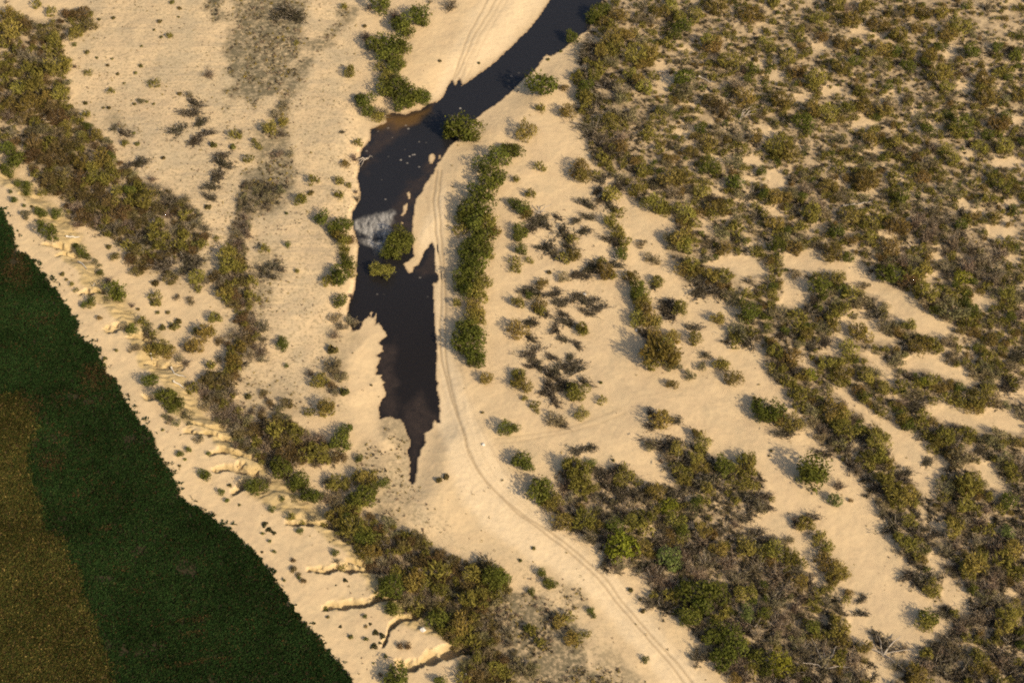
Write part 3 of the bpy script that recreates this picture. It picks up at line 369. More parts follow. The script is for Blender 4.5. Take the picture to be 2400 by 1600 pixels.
# wheel ruts
trk = np.zeros_like(gx)
ALLT = TRACKS + [[(a + o, b) for a, b in TRACKS[k]] for k, o in ((1, 18), (1, 32), (0, -14), (5, 14), (3, 16))]
for i, line in enumerate(ALLT):
    d, _ = polydist(u0 + (vn(gx, gy, 3, 10) - .5) * 3, v0, line, 30)
    d = d / 10.0
    trk = np.maximum(trk, (.85, .85, .3, .6, .6, .4, .32, .32, .15, .2, .15, .25, .2)[i] * np.exp(-(d / .25) ** 2))
H -= .10 * trk * (rvj < 0)
uh, vh, _ = project(gx, gy, H)
j8 = (vn(gx, gy, 4, 11) - .5) * 26 + jx
lit = np.zeros_like(gx)
for s, poly in LITTER:
    lit = np.maximum(lit, s * sst(-14, 16, sdf(uh, vh, poly, 60) + j8 * 1.4))
spk = np.zeros_like(gx)
for poly in SPECK: spk = np.maximum(spk, sst(-30, 40, sdf(uh, vh, poly, 80) + j8))
def tile_polys():
    for (tx, ty), polys in SAND_P.items():
        for p in polys: yield [(tx + a / TZ, ty + b / TZ) for a, b in p]
    for (tx, ty), s in SAND_E.items():
        q = [float(t) for t in s.split()]
        for i in range(0, len(q), 4):
            cx, cy, rx, ry = q[i:i + 4]
            yield [(tx + (cx + rx * math.cos(t)) / TZ, ty + (cy + ry * math.sin(t)) / TZ) for t in np.linspace(0, 2 * math.pi, 14)[:-1]]
CLEAR = list(tile_polys()); NPOLY = sum(len(p) for p in SAND_P.values())
def veg_mask(u, v, soft, grow=0.0):
    m = np.maximum(sst(-soft, soft, sdf(u, v, RIGHT, 60)), sst(-soft, soft, sdf(u, v, THICKET, 60)))
    for b in BRUSH: m = np.maximum(m, sst(-soft, soft, sdf(u, v, b, 60)))
    for k, c in enumerate(CLEAR): m = m * (1 - sst(-soft, soft * .6, sdf(u, v, c, 60) + (grow if k < NPOLY else -1.1 * grow)))
    return m
veg_shade = veg_mask(uh + j8 * .6, vh + jx * .6, 9.0)
far_out = ~near
veg_shade = np.maximum(veg_shade, .9 * gully_shade)  # gully floor shade painted in through the brush litter tint
veg_shade = np.where(far_out, np.where(gx > 0, .6, .1), veg_shade)
H += .28 * veg_shade * (rv < -30)
fld = sst(-3, 5, fldm); wd = sst(-10, 10, sdf(u3, v3, WEEDY, 60) + j8)
ripple = sst(-20, 60, sdf(uh, vh, [(180,-40),(840,-40),(850,330),(800,700),(640,860),(480,640),(320,520),(190,260)], 90))

idx = np.arange(NX * NY).reshape(NY, NX)
quads = np.stack([idx[:-1, :-1], idx[:-1, 1:], idx[1:, 1:], idx[1:, :-1]], -1).reshape(-1, 4)

g = NT('sandy_ground')
geo = g.n('ShaderNodeNewGeometry'); pos = geo.outputs['Position']
n_big = g.noise(pos, .045, 3); n_mid = g.noise(pos, .35, 4, .6); n_fine = g.noise(pos, 2.6, 4, .7); n_sp = g.noise(pos, 1.5, 2, .5)
sand = g.mix(g.rng(n_big, .3, .7), (.585, .42, .232), (.51, .366, .212))
sand = g.mix(g.rng(n_mid, .35, .7, 0, .5), sand, (.66, .485, .27))
sand = g.mix(g.rng(n_fine, .48, .8, 0, .28), sand, (.44, .305, .17))
sp_f = g.math('MULTIPLY', g.math('ADD', g.math('MULTIPLY', g.attr('speck'), .8), .22), g.rng(n_sp, .50, .66))
n_pat = g.noise(pos, .11, 5, .7)
sand = g.mix(g.math('MULTIPLY', g.rng(n_pat, .50, .66), .38), sand, (.40, .31, .185))
sand = g.mix(g.math('MULTIPLY', g.attr('speck'), g.math('MULTIPLY', g.rng(g.noise(pos, .07, 4, .7), .46, .62), .5)), sand, (.37, .30, .19))
sand = g.mix(g.math('MULTIPLY', g.attr('lane'), g.rng(n_fine, .3, .7, .35, .8)), sand, (.72, .55, .34))
sand = g.mix(g.math('MULTIPLY', sp_f, .6), sand, (.24, .185, .10))
mp = g.n('ShaderNodeMapping'); mp.inputs['Rotation'].default_value = (0, 0, rad(-14)); mp.inputs['Scale'].default_value = (.06, 1.0, 1)
g.l(pos, mp.inputs[0])
rip = g.noise(mp.outputs[0], .8, 5, .7)
rp_f = g.math('MULTIPLY', g.math('MULTIPLY', g.attr('ripple'), g.rng(g.noise(pos, .06, 3), .36, .52)), g.rng(rip, .48, .64, 0, .62))
sand = g.mix(rp_f, sand, (.36, .275, .17))
bl_c = g.mix(g.rng(n_mid, .35, .65), (.35, .25, .11), (.44, .32, .155))
sand = g.mix(g.math('MULTIPLY', g.attr('bluff'), .95), sand, bl_c)
lt_f = g.math('MULTIPLY', g.attr('litter'), g.rng(g.noise(pos, .9, 5, .75), .32, .54))
sand = g.mix(lt_f, sand, (.090, .078, .044))
veg_shade_f = g.math('MULTIPLY', g.attr('veg_shade'), g.rng(g.noise(pos, .5, 4, .7), .38, .6, .1, .72))
sand = g.mix(veg_shade_f, sand, (.20, .145, .085))
sand = g.mix(g.math('MULTIPLY', g.attr('rut'), .85), sand, (.31, .215, .115))
soil = g.mix(g.attr('weedy'), (.035, .028, .014), (.13, .085, .032))
sand = g.mix(g.attr('field'), sand, soil)
sand = g.mix(g.attr('wet'), sand, (.13, .082, .045))
pb = g.n('ShaderNodeBsdfPrincipled'); pb.inputs['Roughness'].default_value = .95; pb.inputs['Specular IOR Level'].default_value = .1
g.l(sand, pb.inputs['Base Color'])
bsum = g.math('ADD', g.math('MULTIPLY', n_fine, .022), g.math('MULTIPLY', g.math('MULTIPLY', rip, g.attr('ripple')), .10))
bp = g.n('ShaderNodeBump'); bp.inputs['Strength'].default_value = 1.0; bp.inputs['Distance'].default_value = 1.0
g.l(bsum, bp.inputs['Height']); g.l(bp.outputs[0], pb.inputs['Normal'])
out = g.n('ShaderNodeOutputMaterial'); g.l(pb.outputs[0], out.inputs[0])
wet = sst(-5.0, 1.5, rvj) * .85
lane = np.maximum(sst(-16, 14, sdf(uh, vh, LANE, 60) + j8 * .6), .7 * sst(-16, 14, sdf(uh, vh, LANE2, 60) + j8 * .6))
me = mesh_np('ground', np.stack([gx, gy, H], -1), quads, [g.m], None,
    dict(litter=lit, speck=spk, veg_shade=veg_shade, rut=trk, field=fld, weedy=wd, bluff=bluff, wet=wet, ripple=ripple, lane=lane), True)
ground = link('ground', me)
tag(ground, 'pale sandy river bed and terrace running under the whole scene', 'ground', kind='structure')

HG = H.reshape(NY, NX)
def height(x, y):
    x = np.asarray(x, float); y = np.asarray(y, float)
    i = np.clip(np.searchsorted(XS, x) - 1, 0, NX - 2); j = np.clip(np.searchsorted(YS, y) - 1, 0, NY - 2)
    a = np.clip((x - XS[i]) / (XS[i + 1] - XS[i]), 0, 1); b = np.clip((y - YS[j]) / (YS[j + 1] - YS[j]), 0, 1)
    return (HG[j, i] * (1 - a) + HG[j, i + 1] * a) * (1 - b) + (HG[j + 1, i] * (1 - a) + HG[j + 1, i + 1] * a) * b
def on_ground(u, v, up=0.0):
    """ground position under a surveyed pixel whose sight line passes `up` above the ground there"""
    z = np.zeros(np.size(u)) + .5
    for _ in range(7):
        x, y = unproject(u, v, z + up)
        z = np.maximum(height(x, y), -.02)
    return x, y, z

# ------------------------------------------------------------------ water
inw = (rv > -12) & near
q = quads[inw[quads].all(1)]
used = np.unique(q); remap = np.full(NX * NY, -1); remap[used] = np.arange(len(used))
wx, wy = gx[used], gy[used]
foam = np.zeros(len(used)); mud = np.zeros(len(used))
for p in FOAM: foam = np.maximum(foam, sst(-12, 5, sdf(u0[used], v0[used], p, 40) + (vn(wx, wy, 1.6, 1) - .5) * 14))
for p in MUD: mud = np.maximum(mud, sst(-10, 14, sdf(u0[used], v0[used], p, 40) + (vn(wx, wy, 2.5, 2) - .5) * 22))
sha = sst(-8, 14, sdf(u0[used], v0[used], SHALLOW, 60) + (vn(wx, wy, 3, 3) - .5) * 16)
flk = sst(120, 250, v0[used]) * (1 - sst(640, 720, v0[used]))
g = NT('dark_water')
pos = g.n('ShaderNodeNewGeometry').outputs['Position']
sepp = g.n('ShaderNodeSeparateXYZ'); g.l(pos, sepp.inputs[0])
deep = g.mix(g.rng(sepp.outputs[1], -5, 45), (.014, .011, .009), (.017, .016, .017))
deep = g.mix(g.math('MULTIPLY', g.attr('mud'), g.rng(g.noise(pos, .5, 4, .7), .3, .65, .25, 1)), deep, (.040, .028, .021))
deep = g.mix(g.attr('shallow'), deep, (.105, .058, .02))
fmp = g.n('ShaderNodeMapping'); fmp.inputs['Scale'].default_value = (1.0, .28, 1); fmp.inputs['Rotation'].default_value = (0, 0, rad(-20)); g.l(pos, fmp.inputs[0])
fm = g.math('MULTIPLY', g.math('MULTIPLY', g.attr('foam'), .85), g.rng(g.noise(fmp.outputs[0], .9, 5, .75), .38, .62, .10, 1))
deep = g.mix(g.math('MULTIPLY', fm, .9), deep, (.52, .47, .40))
vf = g.n('ShaderNodeTexVoronoi'); vf.inputs['Scale'].default_value = .42; g.l(pos, vf.inputs['Vector'])
fk = g.math('MULTIPLY', g.rng(vf.outputs['Distance'], .10, .17, 1, 0), g.math('MULTIPLY', g.rng(g.noise(pos, .1, 2), .5, .6), g.attr('fleck')))
deep = g.mix(g.math('MULTIPLY', fk, .5), deep, (.5, .43, .34))
pb = g.n('ShaderNodeBsdfPrincipled'); g.l(deep, pb.inputs['Base Color']); pb.inputs['IOR'].default_value = 1.33
g.l(g.math('ADD', .08, g.math('MULTIPLY', fm, .6)), pb.inputs['Roughness'])
bp = g.n('ShaderNodeBump'); bp.inputs['Strength'].default_value = .6; bp.inputs['Distance'].default_value = .22
g.l(g.noise(pos, 1.1, 4, .6), bp.inputs['Height']); g.l(bp.outputs[0], pb.inputs['Normal'])
out = g.n('ShaderNodeOutputMaterial'); g.l(pb.outputs[0], out.inputs[0])
me = mesh_np('water', np.stack([wx, wy, np.zeros(len(used))], -1), remap[q], [g.m], None, dict(foam=foam, mud=mud, shallow=sha, fleck=flk), True)
tag(link('water', me), 'dark stream narrowing to a pointed pool with a pale foam patch', 'water', kind='structure')

# ------------------------------------------------------------------ plant materials
def leaf_mat(name, c1, c2, var=.5, trans=.36):
    g = NT(name)
    oi = g.n('ShaderNodeObjectInfo'); pos = g.n('ShaderNodeNewGeometry').outputs['Position']
    lv = g.attr('lv')
    f = g.math('ADD', g.math('MULTIPLY', lv, .65), g.math('MULTIPLY', g.rng(g.noise(pos, .35, 2), .3, .7), .35))
    c = g.mix(f, c1, c2)
    hs = g.n('ShaderNodeHueSaturation')
    g.l(g.rng(oi.outputs['Random'], 0, 1, .5 - .025 * var, .5 + .03 * var), hs.inputs['Hue'])
    rnd2 = g.math('FRACT', g.math('MULTIPLY', oi.outputs['Random'], 17.31))
    g.l(g.rng(rnd2, 0, 1, 1 - .35 * var, 1 + .45 * var), hs.inputs['Value'])
    hs.inputs['Saturation'].default_value = 1.0
    g.l(c, hs.inputs['Color'])
    d = g.n('ShaderNodeBsdfDiffuse'); g.l(hs.outputs[0], d.inputs[0])
    t = g.n('ShaderNodeBsdfTranslucent'); g.l(hs.outputs[0], t.inputs[0])
    m = g.n('ShaderNodeMixShader'); m.inputs[0].default_value = trans
    g.l(d.outputs[0], m.inputs[1]); g.l(t.outputs[0], m.inputs[2])
    out = g.n('ShaderNodeOutputMaterial'); g.l(m.outputs[0], out.inputs[0])
    return g.m
MAT = {
 'G': leaf_mat('green_leaves', (.055, .064, .012), (.175, .172, .034)),
 'E': leaf_mat('bright_leaves', (.11, .115, .012), (.27, .25, .035)),
 'L': leaf_mat('pale_leaves', (.10, .12, .03), (.24, .25, .075)),
 'O': leaf_mat('olive_leaves', (.092, .076, .016), (.33, .252, .062), .8),
 'Y': leaf_mat('yellow_leaves', (.11, .080, .020), (.28, .19, .060)),
 'R': leaf_mat('russet_leaves', (.082, .058, .020), (.22, .150, .058), .8),
 'S': leaf_mat('sage_leaves', (.115, .095, .045), (.31, .25, .12), .8),
 'B': leaf_mat('bare_twigs', (.066, .048, .028), (.23, .17, .10), .9, .1),
 'D': leaf_mat('withered_twigs', (.028, .023, .015), (.105, .083, .050), .6, .1),
 'W': leaf_mat('weed_blades', (.09, .080, .024), (.21, .165, .06), .9),
 'K': leaf_mat('mat_leaves', (.022, .024, .008), (.055, .055, .018)),
}
def bark(name, c1, c2):
    g = NT(name); pos = g.n('ShaderNodeNewGeometry').outputs['Position']
    pb = g.n('ShaderNodeBsdfPrincipled'); pb.inputs['Roughness'].default_value = .9
    g.l(g.mix(g.noise(pos, 3, 4), c1, c2), pb.inputs['Base Color'])
    out = g.n('ShaderNodeOutputMaterial'); g.l(pb.outputs[0], out.inputs[0]); return g.m
BARK = bark('brown_bark', (.10, .075, .05), (.19, .15, .10)); DEADWOOD = bark('bleached_wood', (.42, .36, .28), (.62, .56, .46)); GREYWOOD = bark('grey_wood', (.24, .19, .14), (.42, .35, .27))

# ------------------------------------------------------------------ plant prototypes (radius 1, foot at z 0)
def unit(v): return v / (np.linalg.norm(v, axis=-1, keepdims=True) + 1e-9)
def leaves(rng, P, Nrm, size, aspect, axis_dir=None):
    """one bent-free leaf clump (quad) per point"""
    n = len(P)
    t = axis_dir if axis_dir is not None else rng.normal(size=(n, 3))
    t = unit(t - Nrm * (t * Nrm).sum(1, keepdims=True)); b = np.cross(Nrm, t)
    s = size * rng.uniform(.55, 1.35, (n, 1)); h = s * aspect
    V = np.stack([P - t * s - b * h * .5, P + t * s * .2 - b * h, P + t * s + b * h * .3, P - t * s * .1 + b * h], 1).reshape(-1, 3)
    return V, np.arange(4 * n).reshape(n, 4), np.repeat(rng.rand(n), 4)
def strips(paths, widths, sides=3):
    """tapered branches as closed prisms"""
    VV, FF = [], []; o = 0
    for P, W in zip(paths, widths):
        P = np.asarray(P, float); k = len(P)
        for i in range(k):
            d = unit(P[min(i + 1, k - 1)] - P[max(i - 1, 0)])
            a = unit(np.cross(d, [.3, .5, .81])); b = np.cross(d, a)
            for s in range(sides):
                an = 2 * math.pi * s / sides
                VV.append(P[i] + (a * math.cos(an) + b * math.sin(an)) * W[i])
        for i in range(k - 1):
            for s in range(sides):
                s2 = (s + 1) % sides
                FF.append((o + i * sides + s, o + i * sides + s2, o + (i + 1) * sides + s2, o + (i + 1) * sides + s))
        o += k * sides
    return np.array(VV), np.array(FF)
def bush_proto(seed, n, size, k, nl=8, spread=.55, lr=(.34, .56), aspect=.55, plume=False):
    rng = np.random.RandomState(seed)
    C, R = [], []
    for i in range(nl):
        a = 2 * math.pi * (i + rng.rand() * .8) / nl * 1.618 * 2; r = spread * math.sqrt(rng.rand())
        z = k * rng.uniform(.25, .66) * (1.15 - .5 * r)
        C.append((r * math.cos(a), r * math.sin(a), z)); R.append(rng.uniform(*lr))
    C = np.array(C); R = np.array(R)
    P, N = [], []
    while len(P) < n:
        i = rng.randint(nl); d = unit(rng.normal(size=3)); d[2] = d[2] * .9 + .1
        rr = R[i] * (rng.uniform(.62, 1.06) if rng.rand() > .14 else rng.uniform(1.0, 1.3))
        p = C[i] + d * rr * np.array([1, 1, .95 * min(k, 1.2)])
        if p[2] < .03: p[2] = .03 + .12 * rng.rand()
        if (np.linalg.norm(C - p, axis=1) < R * .58).any(): continue
        P.append(p); N.append(unit(d + rng.normal(size=3) * .55))
    if plume:
        P = np.array(P); ax = unit(P * [1, 1, .6] + np.array([0, 0, .55]) + rng.normal(size=P.shape) * .28)
        return leaves(rng, P, unit(np.array(N) + rng.normal(size=P.shape) * .4), size * 1.45, .26, ax)
    return leaves(rng, np.array(P), np.array(N), size, aspect)
def mat_proto(seed, n=260):
    rng = np.random.RandomState(seed); a = rng.uniform(0, 6.283, n); r = np.sqrt(rng.rand(n)) * (.8 + .2 * np.sin(a * 3 + seed))
    P = np.stack([np.cos(a) * r, np.sin(a) * r * .8, .22 * (1 - r * r) + .04 + rng.rand(n) * .06], -1)
    return leaves(rng, P, unit(rng.normal(size=(n, 3)) * .5 + [0, 0, 1]), .11, .6)
def stem_proto(seed, k, n=7, w=.035, lo=.5):
    rng = np.random.RandomState(seed + 50); ps, ws = [], []
    for i in range(n):
        a = 2 * math.pi * i / n + rng.rand(); r = rng.uniform(lo, .75); z = k * rng.uniform(.5, .85)
        e = np.array([r * math.cos(a), r * math.sin(a), z]); m = e * np.array([.45, .45, .6]) + rng.normal(size=3) * .05
        ps.append([np.array([.05 * math.cos(a), .05 * math.sin(a), -.05]), m, e]); ws.append([w, w * .7, w * .25])
    return strips(ps, ws)
def twig_proto(seed, n, k, w, nleaf, flat=0.0, fan=None, lsize=.07):
    """sprawling bare shrub: arching ribbed branches with sprays of thin twigs"""
    rng = np.random.RandomState(seed); P, N, A = [], [], []; ps, ws = [], []
    for i in range(n):
        a = rng.uniform(0, 2 * math.pi) if fan is None else fan[0] + rng.uniform(-fan[1], fan[1])
        el = math.radians(rng.uniform(12, 78) * (1 - flat)); L = rng.uniform(.55, 1.08)
        d = np.array([math.cos(a) * math.cos(el), math.sin(a) * math.cos(el), math.sin(el) * k]); o = rng.normal(size=3) * .10; o[2] = -.03
        bend = rng.normal(size=3) * .10; bend[2] -= .08
        pts = [o, o + d * L * .5 + bend * .4, o + d * L + bend]
        pts[1][2] = max(pts[1][2], .05); pts[2][2] = max(pts[2][2], .04)
        ps.append(pts); ws.append([w, w * .7, w * .3])
        m = nleaf // n
        for j in range(m):
            t = rng.uniform(.2, 1.05); p = o + d * L * t + bend * t * t + rng.normal(size=3) * .07 * (.4 + t)
            p[2] = max(p[2], .03)
            P.append(p); ax = unit(d * .9 + rng.normal(size=3) * .4); A.append(ax); N.append(unit(rng.normal(size=3) + np.array([0, 0, .4])))
    V, F, lv = leaves(rng, np.array(P), np.array(N), lsize, .2, np.array(A))
    return (V, F, lv), strips(ps, ws)
def tuft_proto(seed, n, h, r=.8):
    rng = np.random.RandomState(seed); P, N, A = [], [], []
    for i in range(n):
        a = rng.uniform(0, 6.283); rr = r * math.sqrt(rng.rand()); lean = np.array([math.cos(a) * rr * .7, math.sin(a) * rr * .7, 1.0])
        P.append((math.cos(a) * rr * .75, math.sin(a) * rr * .75, h * rng.uniform(.25, .6))); A.append(unit(lean)); N.append(unit(np.array([math.cos(a), math.sin(a), .5]) + rng.normal(size=3) * .5))
    return leaves(rng, np.array(P), np.array(N), h * .5, .38, np.array(A))
KH = dict(G=1.45, E=1.4, L=1.4, O=1.3, Y=1.25, R=1.2, S=1.0, B=1.15, D=.85, K=.3, W=.75)
def proto_pair(code, i, low=False):
    s = 100 * ord(code) + i; f = .22 if low else 1.0; z = 1.9 if low else 1.0
    if code in 'GEL': return bush_proto(s, int(800 * f), .08 * z, KH[code], 10, .58, (.28, .52)), stem_proto(s, KH[code])
    if code in 'OYR': return bush_proto(s, int(680 * f), .08 * z, KH[code], 11, .66, (.2, .46), .5, True), stem_proto(s, KH[code])
    if code == 'S': return bush_proto(s, int(540 * f), .072 * z, 1.0, 10, .68, (.2, .38), .45, True), stem_proto(s, 1.0)
    if code == 'B': return twig_proto(s, 30 if not low else 10, 1.15, .014, int(620 * f), 0, None, .10 * (1.5 if low else 1))
    if code == 'D': return twig_proto(s, 34 if not low else 10, .9, .018, int(560 * f), .35, (.4 + 2.4 * i, 1.9), .125 * (1.5 if low else 1))
    if code == 'K': return mat_proto(s), None
    return tuft_proto(s, 60 if not low else 14, .75), None
NVAR = 6
PROTO = {}
for code in 'GELOYRSBDKW':
    PROTO[code] = []
    for i in range(NVAR if code not in 'ELK' else 3):
        (V, F, lv), st = proto_pair(code, i)
        fol = mesh_np('foliage_mesh', V, F, [MAT[code]], None, dict(lv=lv))
        if st is not None:
            stm = mesh_np('stem_mesh', st[0], st[1], [BARK if code not in 'BD' else GREYWOOD])
            V2 = np.concatenate([V, st[0]]); F2 = np.concatenate([F, st[1] + len(V)])
            one = mesh_np('bush_mesh', V2, F2, [MAT[code], BARK if code not in 'BD' else GREYWOOD], np.r_[np.zeros(len(F)), np.ones(len(st[1]))], dict(lv=np.r_[lv, np.full(len(st[0]), .5)]))
        else: stm, one = None, fol
        PROTO[code].append((fol, stm, one))
# ------------------------------------------------------------------ where each plant stands
RNG = np.random.RandomState(11)
rows = []                                   # u, v, radius px, code, surveyed?
for (tx, ty), s in PL.items():
    t = s.split()
    for i in range(0, len(t), 4):
        rows.append((tx + float(t[i]) / TZ, ty + float(t[i + 1]) / TZ, float(t[i + 2]) / TZ, t[i + 3], 1))
def pxm(v):   # pixels per metre on the ground at picture row v
    x, y = unproject([IW / 2], [v], [0.0]); return FPX / ((y[0] - CAM[1]) * AX_F[1] - CAM[2] * AX_F[2])
# brush between the surveyed plants
cand_u = RNG.uniform(-120, 2560, 60000); cand_v = RNG.uniform(-130, 1720, 60000)
dens = veg_mask(cand_u, cand_v, 5.0, 5.0)
cell = {}
def near_ok(u, v, r, k):
    ci, cj = int(u // 40), int(v // 40)
    for a in range(ci - 2, ci + 3):
        for b in range(cj - 2, cj + 3):
            for (x, y, rr) in cell.get((a, b), ()):
                if (x - u) ** 2 + ((y - v) * 1.15) ** 2 < (k * (r + rr)) ** 2: return False
    return True
def add_cell(u, v, r): cell.setdefault((int(u // 40), int(v // 40)), []).append((u, v, r))
for r in rows: add_cell(r[0], r[1], r[2])
for u, v, m in zip(cand_u, cand_v, dens):
    if m < .55: continue
    right = u > 1280
    edge = right and u < 1520 and v < 460
    sc_ = .6 + .75 * max(0, min(1, v / 1600))
    r = 11.5 * sc_ * math.exp(RNG.normal() * .36)
    r = min(max(r, 5), 26)
    topright = right and u > 1750 and v < 620
    if topright: r *= .86
    if not near_ok(u, v, r, .46 if topright else .50 if right else .41): continue
    if u > 2180 and v < 70 + (u - 2180) * .25 and RNG.rand() < .5: continue
    p = RNG.rand()
    if right and v > 1040 + (u - 1300) * .05 and RNG.rand() < .55: code = 'D' if p < .6 else 'B'
    elif right:
        if edge: p = p * .8 if p < .8 else .68
        code = 'O' if p < .36 else 'B' if p < .60 else 'D' if p < .72 else 'S' if p < .87 else 'G' if p < .92 else 'Y'
    else:
        if 530 < u < 670 and 420 < v < 650: p = .6 + .4 * p
        code = 'R' if p < .34 else 'O' if p < .58 else 'B' if p < .78 else 'S' if p < .9 else 'D'
    rows.append((u, v, r, code, 0)); add_cell(u, v, r)
U = np.array([r[0] for r in rows]); Vv = np.array([r[1] for r in rows]); Rp = np.array([r[2] for r in rows])
codes = np.array([r[3] for r in rows]); surv = np.array([r[4] for r in rows])
x0, y0, z0 = on_ground(U, Vv)
depth = (y0 - CAM[1]) * AX_F[1] + (z0 - CAM[2]) * AX_F[2]
Rm = Rp * depth / FPX * np.array([dict(D=1.62, B=1.36, S=1.3, W=1.25, K=1.1).get(c, 1.24) for c in codes]) * np.where((U < 700) & (Vv < 1150) & np.isin(codes, list('ORBD')), 1.04, 1.0)
kh = np.array([KH[c] for c in codes])
px_, py_, pz_ = on_ground(U, Vv, .42 * kh * Rm)
inframe = (U > -12) & (U < 2412) & (Vv > -12) & (Vv < 1612)

KINDN = dict(G='green_bush', E='bright_bush', L='pale_bush', O='olive_shrub', Y='yellow_shrub', R='russet_shrub', S='sage_shrub', B='twiggy_shrub', D='withered_shrub', K='mat_plant', W='weed_tuft')
LOOK = dict(G='leafy green bush', E='bright yellow-green bush', L='pale feathery green bush', O='olive shrub', Y='yellowish shrub', R='russet brown shrub', S='grey-green shrub', B='bare twiggy shrub', D='withered shrub', K='flat dark green mat plant', W='small weed tuft')
ORD = 'first second third fourth fifth sixth seventh eighth ninth tenth eleventh twelfth thirteenth fourteenth fifteenth sixteenth seventeenth eighteenth nineteenth twentieth'.split() + ['twenty-' + q for q in 'first second third fourth fifth sixth seventh eighth ninth'.split()] + ['thirtieth']
def inside(u, v, poly): return sdf(np.array([u]), np.array([v]), poly, 30)[0] > 0
ZONES = [
 ('standing in the stream below the foam', [(860,520),(975,520),(975,640),(860,650)]),
 ('on the bluff beside the green field', [(0,400),(70,470),(160,560),(260,650),(310,760),(350,800),(440,830),(470,1000),(620,1090),(640,1180),(800,1240),(860,1330),(940,1400),(1080,1530),(1080,1600),(840,1600),(700,1440),(480,1195),(290,910),(200,790),(60,570),(0,490)]),
 ('in the long brush strip beside the pool track', [(1030,320),(1245,320),(1245,430),(1190,500),(1180,650),(1160,760),(1150,865),(1050,865),(1040,600)]),
 ('in the clump where the stream bends', [(850,150),(1015,60),(1015,250),(980,270),(850,290),(810,260),(810,210)]),
 ('in the tall clump above the bend', [(830,0),(1020,0),(1020,150),(850,160),(830,90)]),
 ('in the bank strip facing the foam', [(700,470),(845,470),(845,800),(740,800),(740,640),(700,560)]),
 ('in the brown brush behind the field corner', [(0,0),(240,0),(240,80),(170,160),(170,260),(260,300),(340,420),(480,490),(490,600),(420,640),(300,640),(160,530),(60,410),(0,400)]),
 ('on the furrowed sand patch behind the brown brush', [(170,0),(830,0),(850,330),(800,480),(690,480),(560,560),(490,500),(340,430),(260,300),(170,250)]),
 ('in the dark line of brush along the sandy lane', [(560,380),(690,380),(690,520),(600,560),(640,700),(640,860),(480,860),(480,600),(530,540)]),
 ('on the hummocky sand below the brown brush', [(200,560),(490,600),(490,860),(420,900),(330,820),(260,700)]),
 ('in the brush band behind the gullies', [(340,820),(560,860),(700,900),(830,990),(830,1060),(760,1110),(640,1120),(460,960)]),
 ('in the green brush beside the pool tip', [(620,1060),(760,1110),(920,1080),(920,1200),(760,1210),(640,1180)]),
 ('in the lowest brush band above the gullies', [(640,1180),(900,1200),(1200,1320),(1200,1440),(1270,1500),(1240,1600),(1080,1600),(940,1400),(840,1310)]),
 ('on the sand spit beside the pool', [(690,800),(900,760),(900,980),(960,1160),(830,1100),(690,960)]),
 ('in the broken scrub beyond the long strip', [(1180,400),(1400,380),(1460,560),(1480,640),(1380,900),(1380,960),(1240,1000),(1150,900),(1170,680)]),
 ('in the short row between two sandy lanes', [(1450,610),(1640,640),(1760,760),(1700,920),(1560,940),(1470,880)]),
 ('on the open sand above the long strip', [(1180,100),(1350,100),(1380,400),(1180,400)]),
 ('on the sand beside the curving wheel tracks', [(1120,860),(1300,980),(1300,1240),(1560,1500),(1560,1600),(1200,1500),(1150,1200)]),
 ('on the sand lane between two thickets', [(1800,900),(1930,1010),(2060,1200),(2240,1480),(2160,1560),(2040,1520),(1900,1260),(1820,1170)]),
 ('in the dark thicket beside the wheel tracks', THICKET),
 ('in the row of brush crossing the sandy lanes', [(1700,760),(1860,900),(2000,900),(2120,1100),(2180,1250),(2000,1260),(1880,1000),(1700,860)]),
 ('in the scrub facing the stream mouth', [(1330,0),(1560,0),(1560,200),(1480,420),(1380,420),(1330,250)]),
 ('in the wide sparse scrub at the far corner', [(1900,0),(2412,0),(2412,240),(1900,240)]),
 ('in the wide scrub above the sandy lanes', [(1480,0),(2412,0),(2412,420),(1480,420)]),
 ('in the grey scrub belt between sandy lanes', [(1450,380),(2412,380),(2412,800),(1480,800)]),
 ('in the scrub bordering the pinkish clearing', [(1800,760),(2412,760),(2412,1150),(2000,1150)]),
 ('in the thick brush of the lowest corner', [(1900,1100),(2412,1100),(2412,1612),(1900,1612)]),
]
zone = []
for u, v in zip(U, Vv):
    for nm, poly in ZONES:
        if inside(u, v, poly): zone.append(nm); break
    else: zone.append('on the open sand far from the stream' if u < 840 else 'on the open sand near the stream')
SPECIAL = {(1080,301): 'tall bright green tree at the water edge just below the bend', (1271,199): 'big round light green bush alone on sand beside the stream', (1902,1104): 'big round green bush alone on the lane between two thickets', (1458,1282): 'bright yellow-green round bush at the edge of the dark thicket',
 (1549,833): 'largest olive bush, broad and domed, above the cross tracks', (937,556): 'tallest green tree standing in the stream below the foam', (924,1427): 'round green bush alone on the bluff above a gully', (112,545): 'round bright green bush on the bluff beside a white stick', (355,892): 'round green bush on bare sand between field and gully',
 (1184,1002): 'small round green bush alone beside the curving wheel tracks', (809,1007): 'compact bright green bush at the sandy edge of the brush band', (1340,87): 'green bush overhanging the stream on its sandy bank', (1567,1299): 'pale feathery bush in the dark thicket beside a bright bush', (268,683): 'bushy green shrub between two gullies under a white pole', (1958,1172): 'small pale green bush on bare sand below a round bush'}
special_of = {}
for (su, sv), lab in SPECIAL.items():
    d = np.hypot(U - su, Vv - sv) - Rp * .4 + (1 - surv) * 50; special_of[int(d.argmin())] = lab

